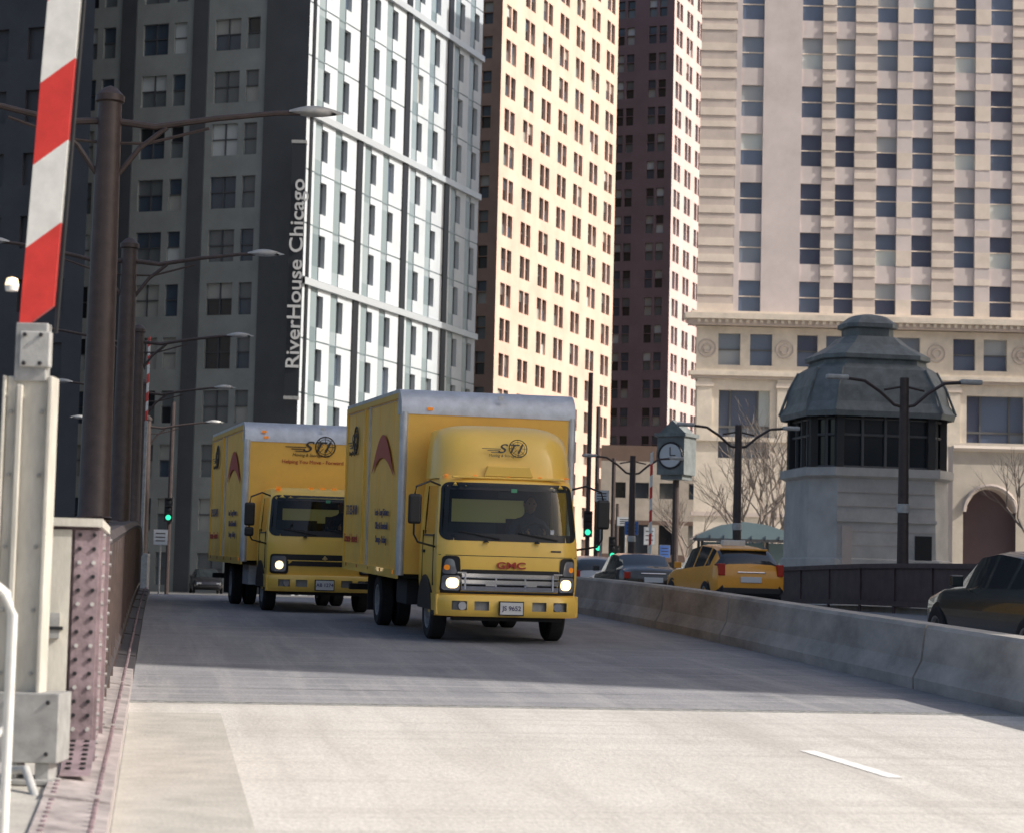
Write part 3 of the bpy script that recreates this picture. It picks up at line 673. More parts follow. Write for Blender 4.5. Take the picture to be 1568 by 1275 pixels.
# ---------------- vehicles
def wheel(mb,c,r,w,side):
    s_=side
    mb.rev(c,'x',[(0,s_*w*.28,'rim'),(r*.22,s_*w*.30,'rim'),(r*.24,s_*w*.15,'rim'),(r*.5,s_*w*.12,'rim'),(r*.56,s_*w*.42,'rim'),(r*.62,s_*w*.47,'rubber'),(r*.92,s_*w*.5,'rubber'),(r,s_*w*.38,'rubber'),(r,-s_*w*.38,'rubber'),(r*.92,-s_*w*.5,'rubber'),(r*.55,-s_*w*.5,'chassis'),(0,-s_*w*.4,'chassis')],28)
def car(name,l,d,paint,kind='hatch',yaw=0,world=None,faceaway=True,taxi=False,lights=False):
    x,y=world if world else C(l,d)
    sl=(zd(y+2)-zd(y-2))/4
    e=empty(name,(x,y,zd(y)),(math.atan(sl)*(1 if faceaway else -1),0,yaw+(0 if faceaway else math.pi)))
    if kind=='hatch':
        st=[(0,.70,.42,.80,.82,.5),(.03,.80,.32,.92,.94,.62),(.10,.84,.28,1.0,1.05,.66),(.30,.86,.26,1.02,1.22,.65),(.62,.87,.25,1.01,1.40,.62),(.95,.88,.22,1.0,1.47,.60),(1.05,.88,.22,1.0,1.48,.60),(1.85,.88,.22,.97,1.53,.60),(1.95,.88,.22,.97,1.53,.60),(2.65,.88,.22,.94,1.46,.60),(3.45,.87,.22,.92,1.0,.66),(3.6,.87,.24,.9,.95,.66),(4.1,.84,.26,.80,.83,.6),(4.38,.74,.32,.66,.68,.5),(4.45,.6,.4,.55,.56,.4)]
        pill=(3,5,7); rg=(2,3); wg=(9,)
    else:
        st=[(0,.68,.42,.78,.79,.5),(.05,.80,.32,.90,.93,.62),(.2,.86,.28,.97,1.0,.68),(.75,.88,.24,.98,1.02,.7),(1.0,.88,.22,.98,1.12,.66),(1.45,.89,.22,.97,1.38,.62),(1.55,.89,.22,.97,1.40,.62),(2.2,.89,.22,.95,1.44,.62),(2.3,.89,.22,.95,1.44,.62),(2.9,.89,.22,.93,1.38,.61),(3.55,.88,.22,.9,.98,.68),(3.75,.88,.24,.89,.93,.68),(4.4,.84,.27,.76,.79,.6),(4.68,.72,.34,.62,.64,.5),(4.75,.6,.42,.54,.55,.4)]
        pill=(5,7); rg=(3,4); wg=(9,)
    mb=MB(); kp=mb.mi(paint); kg=mb.mi('carglass'); kb=mb.mi('black'); rings=[]
    for (yy,w,zb,zbt,zr,wr) in st:
        h=[(w*.9,zb),(w,zb+.14),(w*1.01,(zb+zbt)/2+.05),(w*.985,zbt-.04),(w*.95,zbt),(wr+.03,zr-.04),(wr*.8,zr),(0,zr+.02)]
        ring=[(-a,yy,b) for a,b in h]+[(a,yy,b) for a,b in h[::-1][1:]]
        rings.append(len(mb.v)); mb.v+=ring
    n=15
    for i in range(len(rings)-1):
        for q in range(n-1):
            m=kp; sg_=q if q<7 else 13-q
            if sg_==0: m=kb
            win=(st[i][4]-st[i][3]>.12 or i in wg or i in rg) and (st[i+1][4]-st[i+1][3]>.06)
            if sg_==4 and win and i not in pill: m=kg
            if sg_>=5 and (i in rg or i in wg) : m=kg
            mb.f.append((rings[i]+q,rings[i]+q+1,rings[i+1]+q+1,rings[i+1]+q)); mb.m.append(m)
    for b in(rings[0],rings[-1]): mb.f.append(tuple(b+q for q in range(n))); mb.m.append(kp)
    for i in range(len(rings)-1): mb.f.append((rings[i],rings[i]+n-1,rings[i+1]+n-1,rings[i+1])); mb.m.append(kb)
    mb.obj('body_shell',e,smooth=35)
    L_=st[-1][0]; mb=MB()
    for yy in(.78,L_-.85):
        for s_ in(1,-1):
            mb.rev((s_*.86,yy,.34),'x',[(.0,0,'black'),(.37,s_*.018,'black'),(.385,s_*.0,'black')],24)
            wheel(mb,(s_*.84,yy,.32),.32,.16,s_)
    mb.obj('wheels',e,smooth=40)
    mb=MB()
    for s_ in(1,-1):
        a,b=sorted((s_*.64,s_*.80)); mb.box(a,b,-.02,.2,.78 if kind=='hatch' else .72,1.06 if kind=='hatch' else .90,'tail')
        a,b=sorted((s_*.88,s_*1.05)); mb.box(a,b,L_*.62,L_*.62+.1,.95,1.1,paint)
        a,b=sorted((s_*.45,s_*.72)); mb.box(a,b,L_-.22,L_-.03,.5,.66,'lampon' if lights else 'lampglass')
    mb.box(-.26,.26,-.03,.02,.62,.76,'plate'); mb.box(-.72,.72,-.05,.1,.36,.5,'black'); mb.box(-.35,.35,-.02,.05,.84,.88,'chrome')
    if taxi:
        mb.box(-.28,.28,1.3,1.5,1.5,1.64,'white'); mb.box(-.58,.58,.50,.66,1.38,1.43,paint)
    mb.obj('lamps_plate_mirrors',e,bevel=.015)
    return e
dk=pm('dark_green_car_paint',(.02,.027,.025),.25,coat=.6); bl=pm('black_car_paint',(.012,.012,.015),.25,coat=.6); wb=pm('pale_blue_car_paint',(.35,.45,.52),.3,coat=.5); rd=pm('red_car_paint',(.4,.02,.02),.3,coat=.5); sv=pm('silver_car_paint',(.4,.41,.42),.3,metal=.5)
car('taxi_cab',0,0,M['taxi'],'hatch',0.05,(13.75,49.2),taxi=True)
car('sedan',0,0,dk,'sedan',0,(11.5,24.6))
car('sedan',0,0,bl,'sedan',0,(13.1,56.5)); car('hatchback_car',0,0,sv,'hatch',0,(13.6,66)); car('sedan',0,0,sv,'sedan',0,(16.0,76))
car('hatchback_car',3.75,88,wb,'hatch',0,None,False); car('sedan',6.6,112,rd,'sedan',1.3,None,False)
car('sedan',-21,150,bl,'sedan',0.1,None,False,lights=True); car('sedan',-17.5,165,sv,'sedan',1.5,None,False); car('hatchback_car',-19,135,bl,'hatch',0.05,None,False)
# ---------- trucks
def driver(parent):
    e=empty('driver_figure',(.46,.95,1.02)); e.parent=parent
    vs=[(0,.12,.12),(0,.14,.42),(0,.10,.62),(0,.08,.72),(0,.05,.84),(0,.03,.93),(.20,.11,.60),(.30,-.08,.38),(.14,-.36,.46),(-.20,.11,.60),(-.30,-.08,.38),(-.14,-.36,.46),(.14,-.05,.08),(.15,-.38,.05),(-.14,-.05,.08),(-.15,-.38,.05)]
    ed=[(0,1),(1,2),(2,3),(3,4),(4,5),(2,6),(6,7),(7,8),(2,9),(9,10),(10,11),(0,12),(12,13),(0,14),(14,15)]
    rr=[.15,.17,.13,.06,.09,.085,.075,.05,.035,.075,.05,.035,.09,.07,.09,.07]
    me=bpy.data.meshes.new('figure'); me.from_pydata(vs,ed,[]); o=bpy.data.objects.new('clothed_body',me); S.collection.objects.link(o); o.parent=e
    sk=o.modifiers.new('skin','SKIN'); 
    for i,v in enumerate(me.skin_vertices[0].data if me.skin_vertices else []): v.radius=(rr[i],rr[i]*.85); v.use_root=(i==0)
    ss=o.modifiers.new('sub','SUBSURF'); ss.levels=2; ss.render_levels=2; me.materials.append(M['shirt'])
    mb=MB()
    def hd(u,v):
        a=2*math.pi*u; b=math.pi*v; r=.1
        return (r*.82*math.sin(b)*math.cos(a), .02+r*1.0*math.sin(b)*math.sin(a)-(.025 if abs(u-.75)<.04 and .45<v<.62 else 0), .86-r*1.25*math.cos(b))
    mb.surf(hd,[k/24 for k in range(25)],[k/16 for k in range(17)],'skin')
    for s_ in(-1,1):
        mb.rev((s_*.083,.03,.86),'x',[(0,s_*.012,'skin'),(.025,s_*.008,'skin'),(.028,0,'skin')],8)
        mb.rev((s_*.032,-.068,.875),'y',[(0,-.012,'hair'),(.010,-.008,'hair'),(.012,0,'hair')],8)
    mb.box(-.025,.025,-.082,-.07,.80,.806,'redtxt')
    mb.surf(lambda u,v:(.09*math.sin(1.5*v)*math.cos(2*math.pi*u),.04+.11*math.sin(1.5*v)*math.sin(2*math.pi*u),.87+.13*math.cos(1.5*v)),[k/20 for k in range(21)],[k/8 for k in range(9)],'hair')
    mb.obj('head',e,smooth=60)
    mb=MB(); 
    for s_ in(-1,1):
        for k in range(4): mb.tube([(s_*(.14+.0),-.36,.46+.018*k-.03),(s_*.12,-.42,.47+.018*k-.03),(s_*.10,-.42,.45+.018*k-.03)],.009,'skin',6)
        mb.tube([(s_*.13,-.36,.49),(s_*.10,-.38,.53)],.010,'skin',6)
    mb.obj('hands',e,smooth=60)
def logo(parent,x,y,z,sc,rot=(math.pi/2,0,0)):
    g=bpy.data.objects.new('company_logo',None); S.collection.objects.link(g); g.parent=parent; g.location=(x,y,z); g.rotation_euler=rot; g.scale=(sc,)*3
    text(g,'logo_letters','STI',(-.02,0,.004),(0,0,0),.30,'blktxt',shear=.35,sx=1.35,offset=.002)
    mb=MB(); c=(.19,.02)
    def ring(r,w):
        pts=[]
        for k in range(29):
            t=2*math.pi*k/28; pts.append((c[0]+r*math.cos(t),c[1]+r*math.sin(t)*1.0,.004))
        mb.tube(pts,w,'blktxt',4)
    ring(.20,.010); ring(.15,.005)
    for k in range(8):
        t=2*math.pi*k/8; mb.tube([(c[0]+.05*math.cos(t),c[1]+.05*math.sin(t),.004),(c[0]+.19*math.cos(t),c[1]+.19*math.sin(t),.004)],.005,'blktxt',4)
    for k,(a,b) in enumerate(((-.62,-.2),(-.5,-.22),(-.42,-.24))): mb.box(a,b,-.05-.04*k+.04,-.035-.04*k+.04,0,.006,'blktxt')
    mb.obj('logo_wheel',g)
    text(g,'logo_tagline','Moving & Storage Inc.',(-.1,-.16,.004),(0,0,0),.085,'blktxt',shear=.2)
def truck(x,y,yaw,variant):
    sl=(zd(y+5)-zd(y))/5
    e=empty('box_truck',(x,y,zd(y)),(math.atan(sl),0,yaw))
    if variant==1:
        lev=[(.62,.95,.03),(.80,.965,.0),(1.0,.97,.0),(1.2,.97,.01),(1.36,.965,.03),(1.44,.96,.05),(1.7,.95,.12),(1.95,.93,.19),(2.10,.915,.24),(2.17,.905,.28),(2.24,.885,.36),(2.28,.845,.46),(2.30,.77,.6)]
    else:
        lev=[(.62,.95,.03),(.80,.965,.0),(1.0,.97,.0),(1.2,.97,.01),(1.30,.965,.02),(1.38,.96,.04),(1.6,.945,.10),(1.8,.925,.16),(1.97,.91,.21),(2.03,.90,.25),(2.10,.88,.33),(2.14,.84,.43),(2.16,.76,.6)]
    wz0,wz1=lev[5][0],lev[8][0]
    def interp(z,k):
        for a,b in zip(lev[:-1],lev[1:]):
            if z<=b[0]: 
                t=max(0,(z-a[0])/(b[0]-a[0])); return a[k]+(b[k]-a[k])*t
        return lev[-1][k]
    def fy(x,z,off=0):
        w=interp(z,1); s_=min(1,abs(x)/w); return interp(z,2)+.05*s_**2+.19*s_**7-off
    fs=[-1,-.97,-.9,-.8,-.65,-.45,-.22,0,.22,.45,.65,.8,.9,.97,1]
    mb=MB(); ky=mb.mi('yellow'); rings=[]
    for (z,w,sl_) in lev:
        fr=[(s_*w,fy(s_*w,z),z) for s_ in fs]; yc=fr[0][1]; yw=max(.52,yc+.09)
        left=[(-w,1.62,z),(-w,1.30,z),(-w,yw,z)]; right=[(w,yw,z),(w,1.30,z),(w,1.62,z)]
        rings.append(len(mb.v)); mb.v+=left+fr+right
    n=len(fs)+6
    for i in range(len(rings)-1):
        for q in range(n):
            q2=(q+1)%n
            front=3<=q<3+len(fs)-1
            if wz0-.01<=lev[i][0]<wz1-.01:
                if front and 2<=q-3<=len(fs)-4: continue
                if q in(1,n-3): continue
            mb.f.append((rings[i]+q,rings[i]+q2,rings[i+1]+q2,rings[i+1]+q)); mb.m.append(ky)
    mb.f.append(tuple(rings[-1]+q for q in range(n))); mb.m.append(ky)
    mb.f.append(tuple(rings[0]+q for q in range(n))); mb.m.append(mb.mi('chassis'))
    mb.obj('cab_shell',e,smooth=35)
    def rpatch(mb,xb0,xb1,xt0,xt1,z0,z1,R,off,m,nu=14):
        H=z1-z0; vs=[0,.01,.03,.06,.1,.15,.25,.4,.6,.75,.85,.9,.94,.97,.99,1]
        def f(u,v):
            z=z0+H*v; dist=min(v,1-v)*H; ins=0
            if R>0 and dist<R: ins=R-math.sqrt(max(0,R*R-(R-dist)**2))
            a=xb0+(xt0-xb0)*v+ins; b=xb1+(xt1-xb1)*v-ins; xx=a+(b-a)*u
            return (xx,fy(xx,z,off),z)
        mb.surf(f,[k/nu for k in range(nu+1)],vs,m)
    mb=MB()
    wB=interp(wz0,1); wT=interp(wz1,1)
    def frame(z0,z1,xb,xt,R,wd):
        def ol(ex):
            pts=[]; 
            for (cx,cz,a0) in((1,0,-90),(1,1,0),(-1,1,90),(-1,0,180)):
                zc=(z1-R) if cz else (z0+R); xw=(xt if cz else xb)-R
                for t in range(7):
                    a=math.radians(a0+15*t); pts.append((cx*xw+math.cos(a)*(R+ex),zc+math.sin(a)*(R+ex)))
            res=[]
            for i in range(len(pts)):
                p=pts[i]; q=pts[(i+1)%len(pts)]; nn=12 if math.hypot(q[0]-p[0],q[1]-p[1])>.3 else 1
                for k in range(nn): res.append((p[0]+(q[0]-p[0])*k/nn,p[1]+(q[1]-p[1])*k/nn))
            return res
        a=ol(0); b=ol(-wd); n_=len(a)
        for i in range(n_):
            j=(i+1)%n_
            mb.poly([(a[i][0],fy(a[i][0],a[i][1],.006),a[i][1]),(a[j][0],fy(a[j][0],a[j][1],.006),a[j][1]),(b[j][0],fy(b[j][0],b[j][1],.008),b[j][1]),(b[i][0],fy(b[i][0],b[i][1],.008),b[i][1])],'black')
    frame(wz0-.07,wz1+.05,wB-.015,wT-.01,.11,.10)
    mb.obj('windscreen_surround',e,smooth=50)
    mb=MB(); rpatch(mb,-wB+.04,wB-.04,-wT+.04,wT-.04,wz0-.03,wz1+.02,.08,.003,'screen',20)
    for s_ in(-1,1):
        mb.poly([(s_*(wB-.006),.54,wz0),(s_*(wB-.006),1.30,wz0),(s_*(wT-.004),1.30,wz1),(s_*(wT-.004),.54,wz1)],'screen')
    mb.obj('cab_glass',e,smooth=50)
    mb=MB()
    mb.box(-.88,.88,.28,.62,1.05,wz0-.03,'interior'); mb.box(-.88,.88,1.50,1.58,.8,wz0+.18,'interior'); mb.box(-.88,.88,1.50,1.58,wz1-.16,2.12 if variant==1 else 2.0,'interior')
    mb.box(-.88,-.55,1.50,1.58,wz0+.18,wz1-.16,'interior'); mb.box(.55,.88,1.50,1.58,wz0+.18,wz1-.16,'interior'); mb.box(-.88,.88,.3,1.6,.78,.84,'interior')
    mb.box(.22,.70,.85,1.4,.95,1.12,'seat'); mb.box(.22,.70,1.3,1.46,1.1,1.68,'seat'); mb.box(-.75,.05,.85,1.4,.95,1.12,'seat'); mb.box(-.75,.05,1.3,1.46,1.1,1.60,'seat')
    mb.tube([(.46+.2*math.cos(t),.58+.05*math.sin(t),1.45+.17*math.sin(t)) for t in [2*math.pi*k/20 for k in range(21)]],.014,'black',6)
    mb.box(-.12,.12,.36,.40,wz1-.14,wz1-.05,'black')
    # glowing yellow panel fills the rear window for light off the box
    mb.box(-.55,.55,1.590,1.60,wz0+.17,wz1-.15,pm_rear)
    mb.obj('interior',e)
    driver(e)
    mb=MB(); ch=MB()
    if variant==1:
        rpatch(mb,-.92,.92,-.92,.92,.66,.69,.0,.012,'black')
        rpatch(mb,-.64,.64,-.68,.68,.70,.985,.03,.006,'black')
        for k,z in enumerate((.715,.80,.885)):
            rpatch(ch,-.66,.66,-.67,.67,z,z+.048,.0,.045,'chrome'); rpatch(ch,-.66,.66,-.67,.67,z-.012,z,.0,.03,'alu')
        for xx in(-.62,-.2,.2,.58): ch.box(xx-.01,xx+.01,-.03,.05,.72,.93,'alu')
        for s_ in(-1,1):
            ch.box(s_*.66-.06,s_*.66+.06,.02,.04,.93,.95,'chrome'); ch.box(s_*.28-.07,s_*.28+.07,-.06,-.03,.77,.83,'chrome')
            a,b=(.66,.93) if s_>0 else (-.93,-.66)
            rpatch(mb,a,b,a+(.03 if s_>0 else .02),b-(.02 if s_>0 else .03),.67,1.16,.05,.008,'black',8)
            a1,b1=(.68,.91) if s_>0 else (-.91,-.68)
            rpatch(ch,a1,b1,a1,b1,.70,.90,.04,.022,'lampglass',8)
            a2,b2=(.70,.86) if s_>0 else (-.86,-.70)
            rpatch(ch,a2,b2,a2,b2,.73,.87,.06,.030,'lampon',6)
            a3,b3=(.72,.91) if s_>0 else (-.91,-.72)
            rpatch(ch,a3,b3,a3+.04,b3-.01 if s_>0 else b3-.05,.92,1.12,.04,.022,'lampglass',8)
            a4,b4=(.82,.89) if s_>0 else (-.89,-.82)
            rpatch(ch,a4,b4,a4,b4,.97,1.04,.03,.030,'amber',5)
        rpatch(mb,-.95,.95,-.95,.95,1.165,1.173,0,.003,'black',20)
        rpatch(mb,.55,.70,.55,.70,1.24,1.262,.01,.006,'black')
        text(e,'badge_lettering','GMC',(0,-.018,1.045),(math.pi/2,0,0),.12,'redtxt',ext=.008,sx=1.5,offset=.003)
    else:
        rpatch(mb,-.62,.62,-.68,.68,.90,1.0,.02,.006,'black'); rpatch(mb,-.66,.66,-.55,.55,.80,.88,.02,.006,'black')
        rpatch(mb,-.5,.5,-.66,.66,.80,.99,.03,.007,'black')
        rpatch(ch,-.64,.64,-.64,.64,.885,.90,.0,.03,'yellow')
        for s_ in(-1,1):
            a,b=(.62,.92) if s_>0 else (-.92,-.62)
            rpatch(mb,a,b,a,b,.66,1.0,.05,.008,'black',8)
            a,b=(.66,.90) if s_>0 else (-.90,-.66)
            rpatch(ch,a,b,a,b,.70,.97,.05,.022,'lampglass',8)
            a,b=(.71,.84) if s_>0 else (-.84,-.71)
            rpatch(ch,a,b,a,b,.74,.88,.06,.030,'lampon',6)
        ch.prism([(-.05,.93),(0,.99),(.05,.93),(0,.90)],'y',-.05,-.02,'chrome')
    mb.obj('grille_recess',e,smooth=50); ch.obj('grille_bars_and_headlamps',e,smooth=50)
    mb=MB()
    bz0,bz1=.36,.645
    us=[-1.0+k/10 for k in range(21)]
    def bf(u,v):
        w=.985; z=bz0+(bz1-bz0)*v; s_=abs(u); return (u*w,fy(u*.96,.7)-.09+.04*(2*v-1)**4+.02*s_**6,z)
    def cut(i,j):
        u=(us[i]+us[i+1])/2
        return (j==2 and (.30<abs(u)<.46 or .55<abs(u)<.76))
    mb.surf(bf,us,[0,.08,.3,.72,.94,1],'yellow',hole=cut)
    mb.surf(lambda u,v:(u*.985,fy(u*.96,.7)-.05+.1*v,bz1),us,[0,1],'yellow'); mb.surf(lambda u,v:(u*.985,fy(u*.96,.7)-.05+.1*v,bz0),us,[0,1],'yellow')
    for s_ in(-1,1): mb.box(min(s_*.90,s_*.975),max(s_*.90,s_*.975),fy(.9,.7)-.03,.75,bz0+.02,bz1,'yellow')
    mb.surf(lambda u,v:(u*.9,fy(u*.9,.7)-.03,bz0+.03+.22*v),us,[0,1],'galv2')
    for s_ in(-1,1): mb.rev((s_*.65,-.02,.5),'y',[(0,-.02,'lampglass'),(.055,-.02,'lampglass'),(.065,0,'black')],14)
    mb.obj('front_bumper',e,smooth=40)
    mb=MB(); mb.box(-.155,.155,-.135,-.12,.40,.56,'plate'); mb.box(-.17,.17,-.12,-.09,.385,.575,'black'); mb.obj('licence_plate',e)
    text(e,'plate_number','JS 9652' if variant==1 else 'AB 1274',(0,-.14,.48),(math.pi/2,0,0),.085,'bluetxt',ext=.001,offset=.001)
    mb=MB()
    for s_ in(-1,1):
        def bx(x0,x1,*r): mb.box(min(x0,x1),max(x0,x1),*r)
        bx(s_*.96,s_*.978,.50,.515,.75,wz0,'black'); bx(s_*.955,s_*.976,1.34,1.355,.75,wz0+.05,'black'); bx(s_*.95,s_*.995,1.15,1.28,1.18,1.22,'black')
        bx(s_*.955,s_*.976,.52,1.34,wz0-.03,wz0-.005,'black')
        mb.prism([(1.05+.52*math.cos(t),.42+.46*math.sin(t)) for t in [math.pi*k/12 for k in range(13)]],'x',min(s_*.70,s_*.985),max(s_*.70,s_*.985),'black')
        bx(s_*.72,s_*.98,.3,.55,.36,.42,'chassis')
        mx=s_*1.30; zM=1.55 if variant==1 else 1.45
        mb.tube([(s_*.92,.42,zM+.55),(s_*1.08,.30,zM+.60),(s_*1.28,.22,zM+.52),(mx,.2,zM+.42),(mx,.2,zM-.12),(s_*1.24,.22,zM-.22),(s_*.96,.42,zM-.28)],.014,'black',8)
    mb.obj('door_trim_and_mirror_arms',e,smooth=40)
    mb=MB()
    for s_ in(-1,1):
        mx=s_*1.30; zM=1.55 if variant==1 else 1.45
        mb.box(mx-.09,mx+.09,.14,.22,zM+.02,zM+.42,'black')
        if variant==2: mb.box(mx-.08,mx+.08,.15,.22,zM-.16,zM-.0,'black')
    mb.obj('door_mirrors',e,bevel=.035,seg=3)
    mb=MB()
    for xx in(-.45,.35): mb.tube([(xx+.3,fy(xx+.3,wz0-.03,.03),wz0-.04),(xx+.05,fy(xx,wz0,.03),wz0+.0),(xx-.25,fy(xx-.25,wz0+.04,.025),wz0+.05)],.009,'black',5)
    for s_ in (0.35,-.35): mb.prism([(s_-.04,wz0-.09),(s_+.04,wz0-.09),(s_,wz0-.05)],'y',-.02,.02,'black')
    mb.box(.02,.10,fy(.06,wz1-.03,.02),fy(.06,wz1-.03,.015),wz1-.07,wz1-.02,'green2'); mb.box(.55,.60,fy(.57,wz0+.1,.02),fy(.57,wz0+.1,.015),wz0+.04,wz0+.1,'signw')
    mb.obj('wipers',e)
    if variant==1:
        mb=MB()
        us=[-1+k/12 for k in range(25)]; vs=[0,.04,.1,.2,.3,.42,.55,.68,.8,.9,.96,1]
        def ff(u,v):
            w=.93-.07*v**1.5-.06*v**8; z=2.2+.76*math.sin(v*1.45)/math.sin(1.45)-.07*abs(u)**5*v
            yy=.36+.20*v+.62*v**3.2+.30*abs(u)**5
            return (u*w,yy,z)
        mb.surf(ff,us,vs,'yellow')
        for s_ in(-1,1):
            for a,b in zip(vs[:-1],vs[1:]):
                p=ff(s_,a);q=ff(s_,b); mb.poly([p,q,(q[0],1.5,q[2]),(p[0],1.5,p[2])],'yellow')
        for a,b in zip(us[:-1],us[1:]):
            p=ff(a,1);q=ff(b,1); mb.poly([p,q,(q[0],1.5,q[2]),(p[0],1.5,p[2])],'yellow'); mb.poly([(p[0],1.5,2.2),(q[0],1.5,2.2),(q[0],1.5,q[2]),(p[0],1.5,p[2])],'yellow')
        mb.obj('wind_deflector',e,smooth=45)
        mb=MB(); mb.prism([(-.34,2.24),(.34,2.24),(.29,2.38),(-.29,2.38)],'y',.30,.6,'yellow')
        for xx in(-.84,-.45,.0,.45,.84): mb.box(xx-.025,xx+.025,.30+abs(xx)*.12,.42+abs(xx)*.12,2.235,2.255,'amber')
        mb.box(-.78,.78,.29,.36,2.205,2.235,'yellow')
        mb.obj('roof_intake_and_marker_lamps',e,bevel=.012)
        logo(e,.02,.40,2.62,.62,(math.radians(72),0,0))
    else:
        mb=MB()
        for xx in(-.78,-.2,.0,.2,.78): mb.box(xx-.04,xx+.04,.42,.55,2.12,2.17,'amber')
        mb.obj('marker_lamps',e,bevel=.01)
    BT=3.47 if variant==1 else 3.36; y0,y1=1.75,7.35; W=1.26 if variant==1 else 1.235; zb=.86
    mb=MB(); mb.box(-W+.02,W-.02,y0,y1,zb,BT-.34,'yellowbox'); mb.box(-W+.021,W-.021,y0+.3,y1,BT-.34,BT-.04,'yellowbox'); mb.obj('cargo_box_panels',e)
    mb=MB(); R=.33
    arc=[(y0-.01+R-R*math.cos(t),BT-R+R*math.sin(t)) for t in [math.pi/2*k/8 for k in range(9)]]
    mb.prism(arc+[(y0+R,BT-R-.03),(y0-.012,BT-R-.03)],'x',-W-.005,W+.005,'alu')
    mb.box(-W-.004,W+.004,y0+R,y1,BT-.05,BT,'alu')
    for s_ in(-1,1):
        c=s_*(W-.045); 
        mb.tube([(c,y0+.035,zb-.02),(c,y0+.035,BT-R)],.062,'alu',12)
        a,b=sorted((s_*(W-.02),s_*(W+.008))); mb.box(a,b,y0,y1,zb-.07,zb+.05,'yellow'); mb.box(a,b,y0+R,y1,BT-.13,BT-.05,'yellow')
        mb.box(a,b,y1-.08,y1+.02,zb,BT-.05,'yellow'); mb.box(a,b,y0+3.55,y0+3.62,zb+.05,BT-.13,'yellow'); mb.box(a,b,y0+3.0,y0+3.04,zb+.05,BT-.13,'alu')
        for k in range(4): 
            yy=y0+1.3*k+.8
            mb.box(s_*(W-.02) if s_>0 else -(W-.016),(W-.016) if s_>0 else -(W-.02),yy,yy+.010,zb+.06,BT-.14,'yellow')
        zz=zb+.02
        for k in range(5): mb.box(a-.004,b+.004,y0+.3+k*1.2,y0+.38+k*1.2,zz-.03,zz+.02,'amber' if k==0 else 'tail')
        # rivet line under the roof rail
        for k in range(26): mb.box(a,b+.003 if s_>0 else b,y0+.4+k*.2,y0+.415+k*.2,BT-.16,BT-.145,'alu')
    mb.box(-W,W,y1,y1+.03,zb,BT-.02,'yellow'); mb.box(-1.1,1.1,y1+.03,y1+.05,zb+.1,BT-.2,'alu')
    if variant==2:
        for xx in(-.9,.9): mb.box(xx-.04,xx+.04,y0-.03,y0-.012,BT-.2,BT-.16,'amber')
    mb.box(.12,.2,y0-.035,y0-.01,BT-.12,BT-.06,'alu'); mb.box(-.9,-.82,y0-.03,y0-.01,BT-.30,BT-.26,'amber')
    mb.obj('aluminium_cap_and_rails',e,smooth=40)
    if variant==2:
        logo(e,.05,y0-.014,2.93,.9)
        text(e,'box_tagline','Helping You Move - Forward',(0,y0-.012,2.66),(math.pi/2,0,0),.095,'redtxt')
    rl=(math.pi/2,0,-math.pi/2)
    Xs=-W-.012
    logo(e,Xs,y0+4.6,2.85,1.1,rl)
    # long red swoosh graphic near the front of the side
    mb=MB(); prev=None
    for k in range(25):
        t=k/24; yy=y0+.55+2.1*t; zc=2.25+.45*math.sin(t*3.0); hw=.16*math.sin(math.pi*t)+.01
        cur=((Xs+.004,yy,zc-hw),(Xs+.004,yy,zc+hw))
        if prev: mb.poly([prev[0],cur[0],cur[1],prev[1]],'redtxt')
        prev=cur
    mb.obj('side_swoosh_graphic',e)
    for k,(t_,m_,s2) in enumerate((('Local - Long Distance','bluetxt',.15),('Office & Household','bluetxt',.15),('Storage - Packing','bluetxt',.15))):
        text(e,'side_lettering',t_,(Xs,y0+1.5,1.72-.2*k),rl,s2,m_)
    text(e,'side_lettering','773-555-0148',(Xs,y0+4.7,1.75),rl,.22,'bluetxt'); text(e,'side_lettering','Licensed - Insured',(Xs,y0+4.7,1.3),rl,.20,'redtxt')
    mb=MB()
    for s_ in(-1,1): mb.box(s_*.38-.04,s_*.38+.04,.3,7.2,.55,.80,'chassis')
    for k in range(12): mb.box(-1.15,1.15,1.9+k*.48,1.96+k*.48,.79,.85,'chassis')
    mb.box(-.85,.85,.97,1.13,.30,.44,'chassis'); mb.tube([(-.8,4.65,.40),(.8,4.65,.40)],.08,'chassis',10); mb.rev((0,4.65,.4),'y',[(0,-.22,'chassis'),(.16,-.15,'chassis'),(.2,0,'chassis'),(.16,.15,'chassis'),(0,.2,'chassis')],14)
    mb.box(-1.05,-.55,2.1,3.0,.42,.78,'alu' if variant==2 else 'chassis'); mb.box(.55,1.05,2.2,3.3,.42,.78,'chassis'); mb.box(-.4,.4,.2,1.5,.45,.8,'chassis'); mb.box(-.75,.75,.12,.3,.3,.4,'chassis')
    for s_ in(-1,1): mb.box(s_*.87-.27,s_*.87+.27,5.25,5.27,.2,.8,'black')
    mb.box(-1.15,1.15,7.2,7.35,.45,.55,'chassis'); mb.obj('chassis_frame',e,bevel=.01)
    mb=MB()
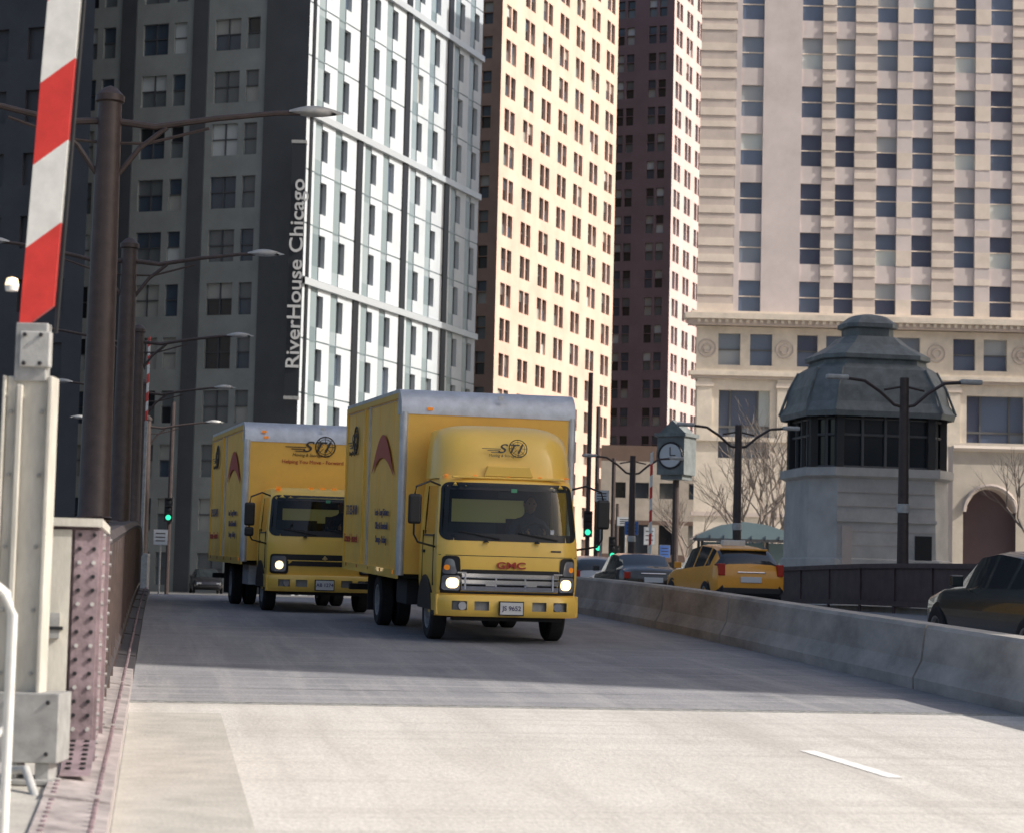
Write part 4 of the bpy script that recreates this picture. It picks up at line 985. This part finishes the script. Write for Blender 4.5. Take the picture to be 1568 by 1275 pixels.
    for s_ in(-1,1):
        wheel(mb,(s_*.83,1.05,.385),.385,.22,s_)
        wheel(mb,(s_*.98,4.65,.385),.385,.21,s_); wheel(mb,(s_*.71,4.65,.385),.385,.21,-s_)
    mb.obj('wheels',e,smooth=35)
    return e
pm_rear=pm('rear_window_glow',(.55,.50,.22),.3,emit=(.6,.52,.2),es=.10)
M['green2']=pm('windscreen_sticker',(.1,.35,.2),.5)
truck(4.66,28.6,math.radians(3.0),1)
truck(2.83,37.4,math.radians(4.6),2)
# ---------------- camera, light, world
cam=bpy.data.cameras.new('camera'); co=bpy.data.objects.new('camera',cam); S.collection.objects.link(co); S.camera=co
cam.sensor_width=36; cam.lens=36*3300/1568; cam.clip_end=5000; cam.clip_start=.1
p=math.radians(4.55); r=math.radians(1.4)
F0=Vector((math.sin(A),math.cos(A),0)); R0=Vector((math.cos(A),-math.sin(A),0))
F=F0*math.cos(p)+Vector((0,0,math.sin(p))); U0=-F0*math.sin(p)+Vector((0,0,math.cos(p)))
Rv=R0*math.cos(r)+U0*math.sin(r); Uv=U0*math.cos(r)-R0*math.sin(r)
m=Matrix((Rv,Uv,-F)).transposed().to_4x4(); m.translation=Vector((0,0,1.66)); co.matrix_world=m
cam.dof.use_dof=True; cam.dof.focus_distance=29.5; cam.dof.aperture_fstop=3.5
el=math.radians(38); sd=Vector((SX*math.cos(el),SY*math.cos(el),math.sin(el))).normalized()
sn=bpy.data.lights.new('sun','SUN'); sn.energy=5.0; sn.angle=math.radians(.5); sn.color=(1,.94,.87)
so=bpy.data.objects.new('sun',sn); S.collection.objects.link(so); so.rotation_euler=sd.to_track_quat('Z','Y').to_euler()
w=bpy.data.worlds.new('World'); S.world=w; w.use_nodes=True; nt=w.node_tree
sk=nt.nodes.new('ShaderNodeTexSky'); sk.sky_type='NISHITA'; sk.sun_disc=False; sk.sun_elevation=el; sk.sun_rotation=math.atan2(sd.x,sd.y); sk.air_density=1; sk.dust_density=5.0
bg=nt.nodes['Background']; bg.inputs[1].default_value=.15; nt.links.new(sk.outputs[0],bg.inputs[0])
S.view_settings.view_transform='Standard'; S.view_settings.look='None'; S.view_settings.exposure=0; S.view_settings.gamma=1
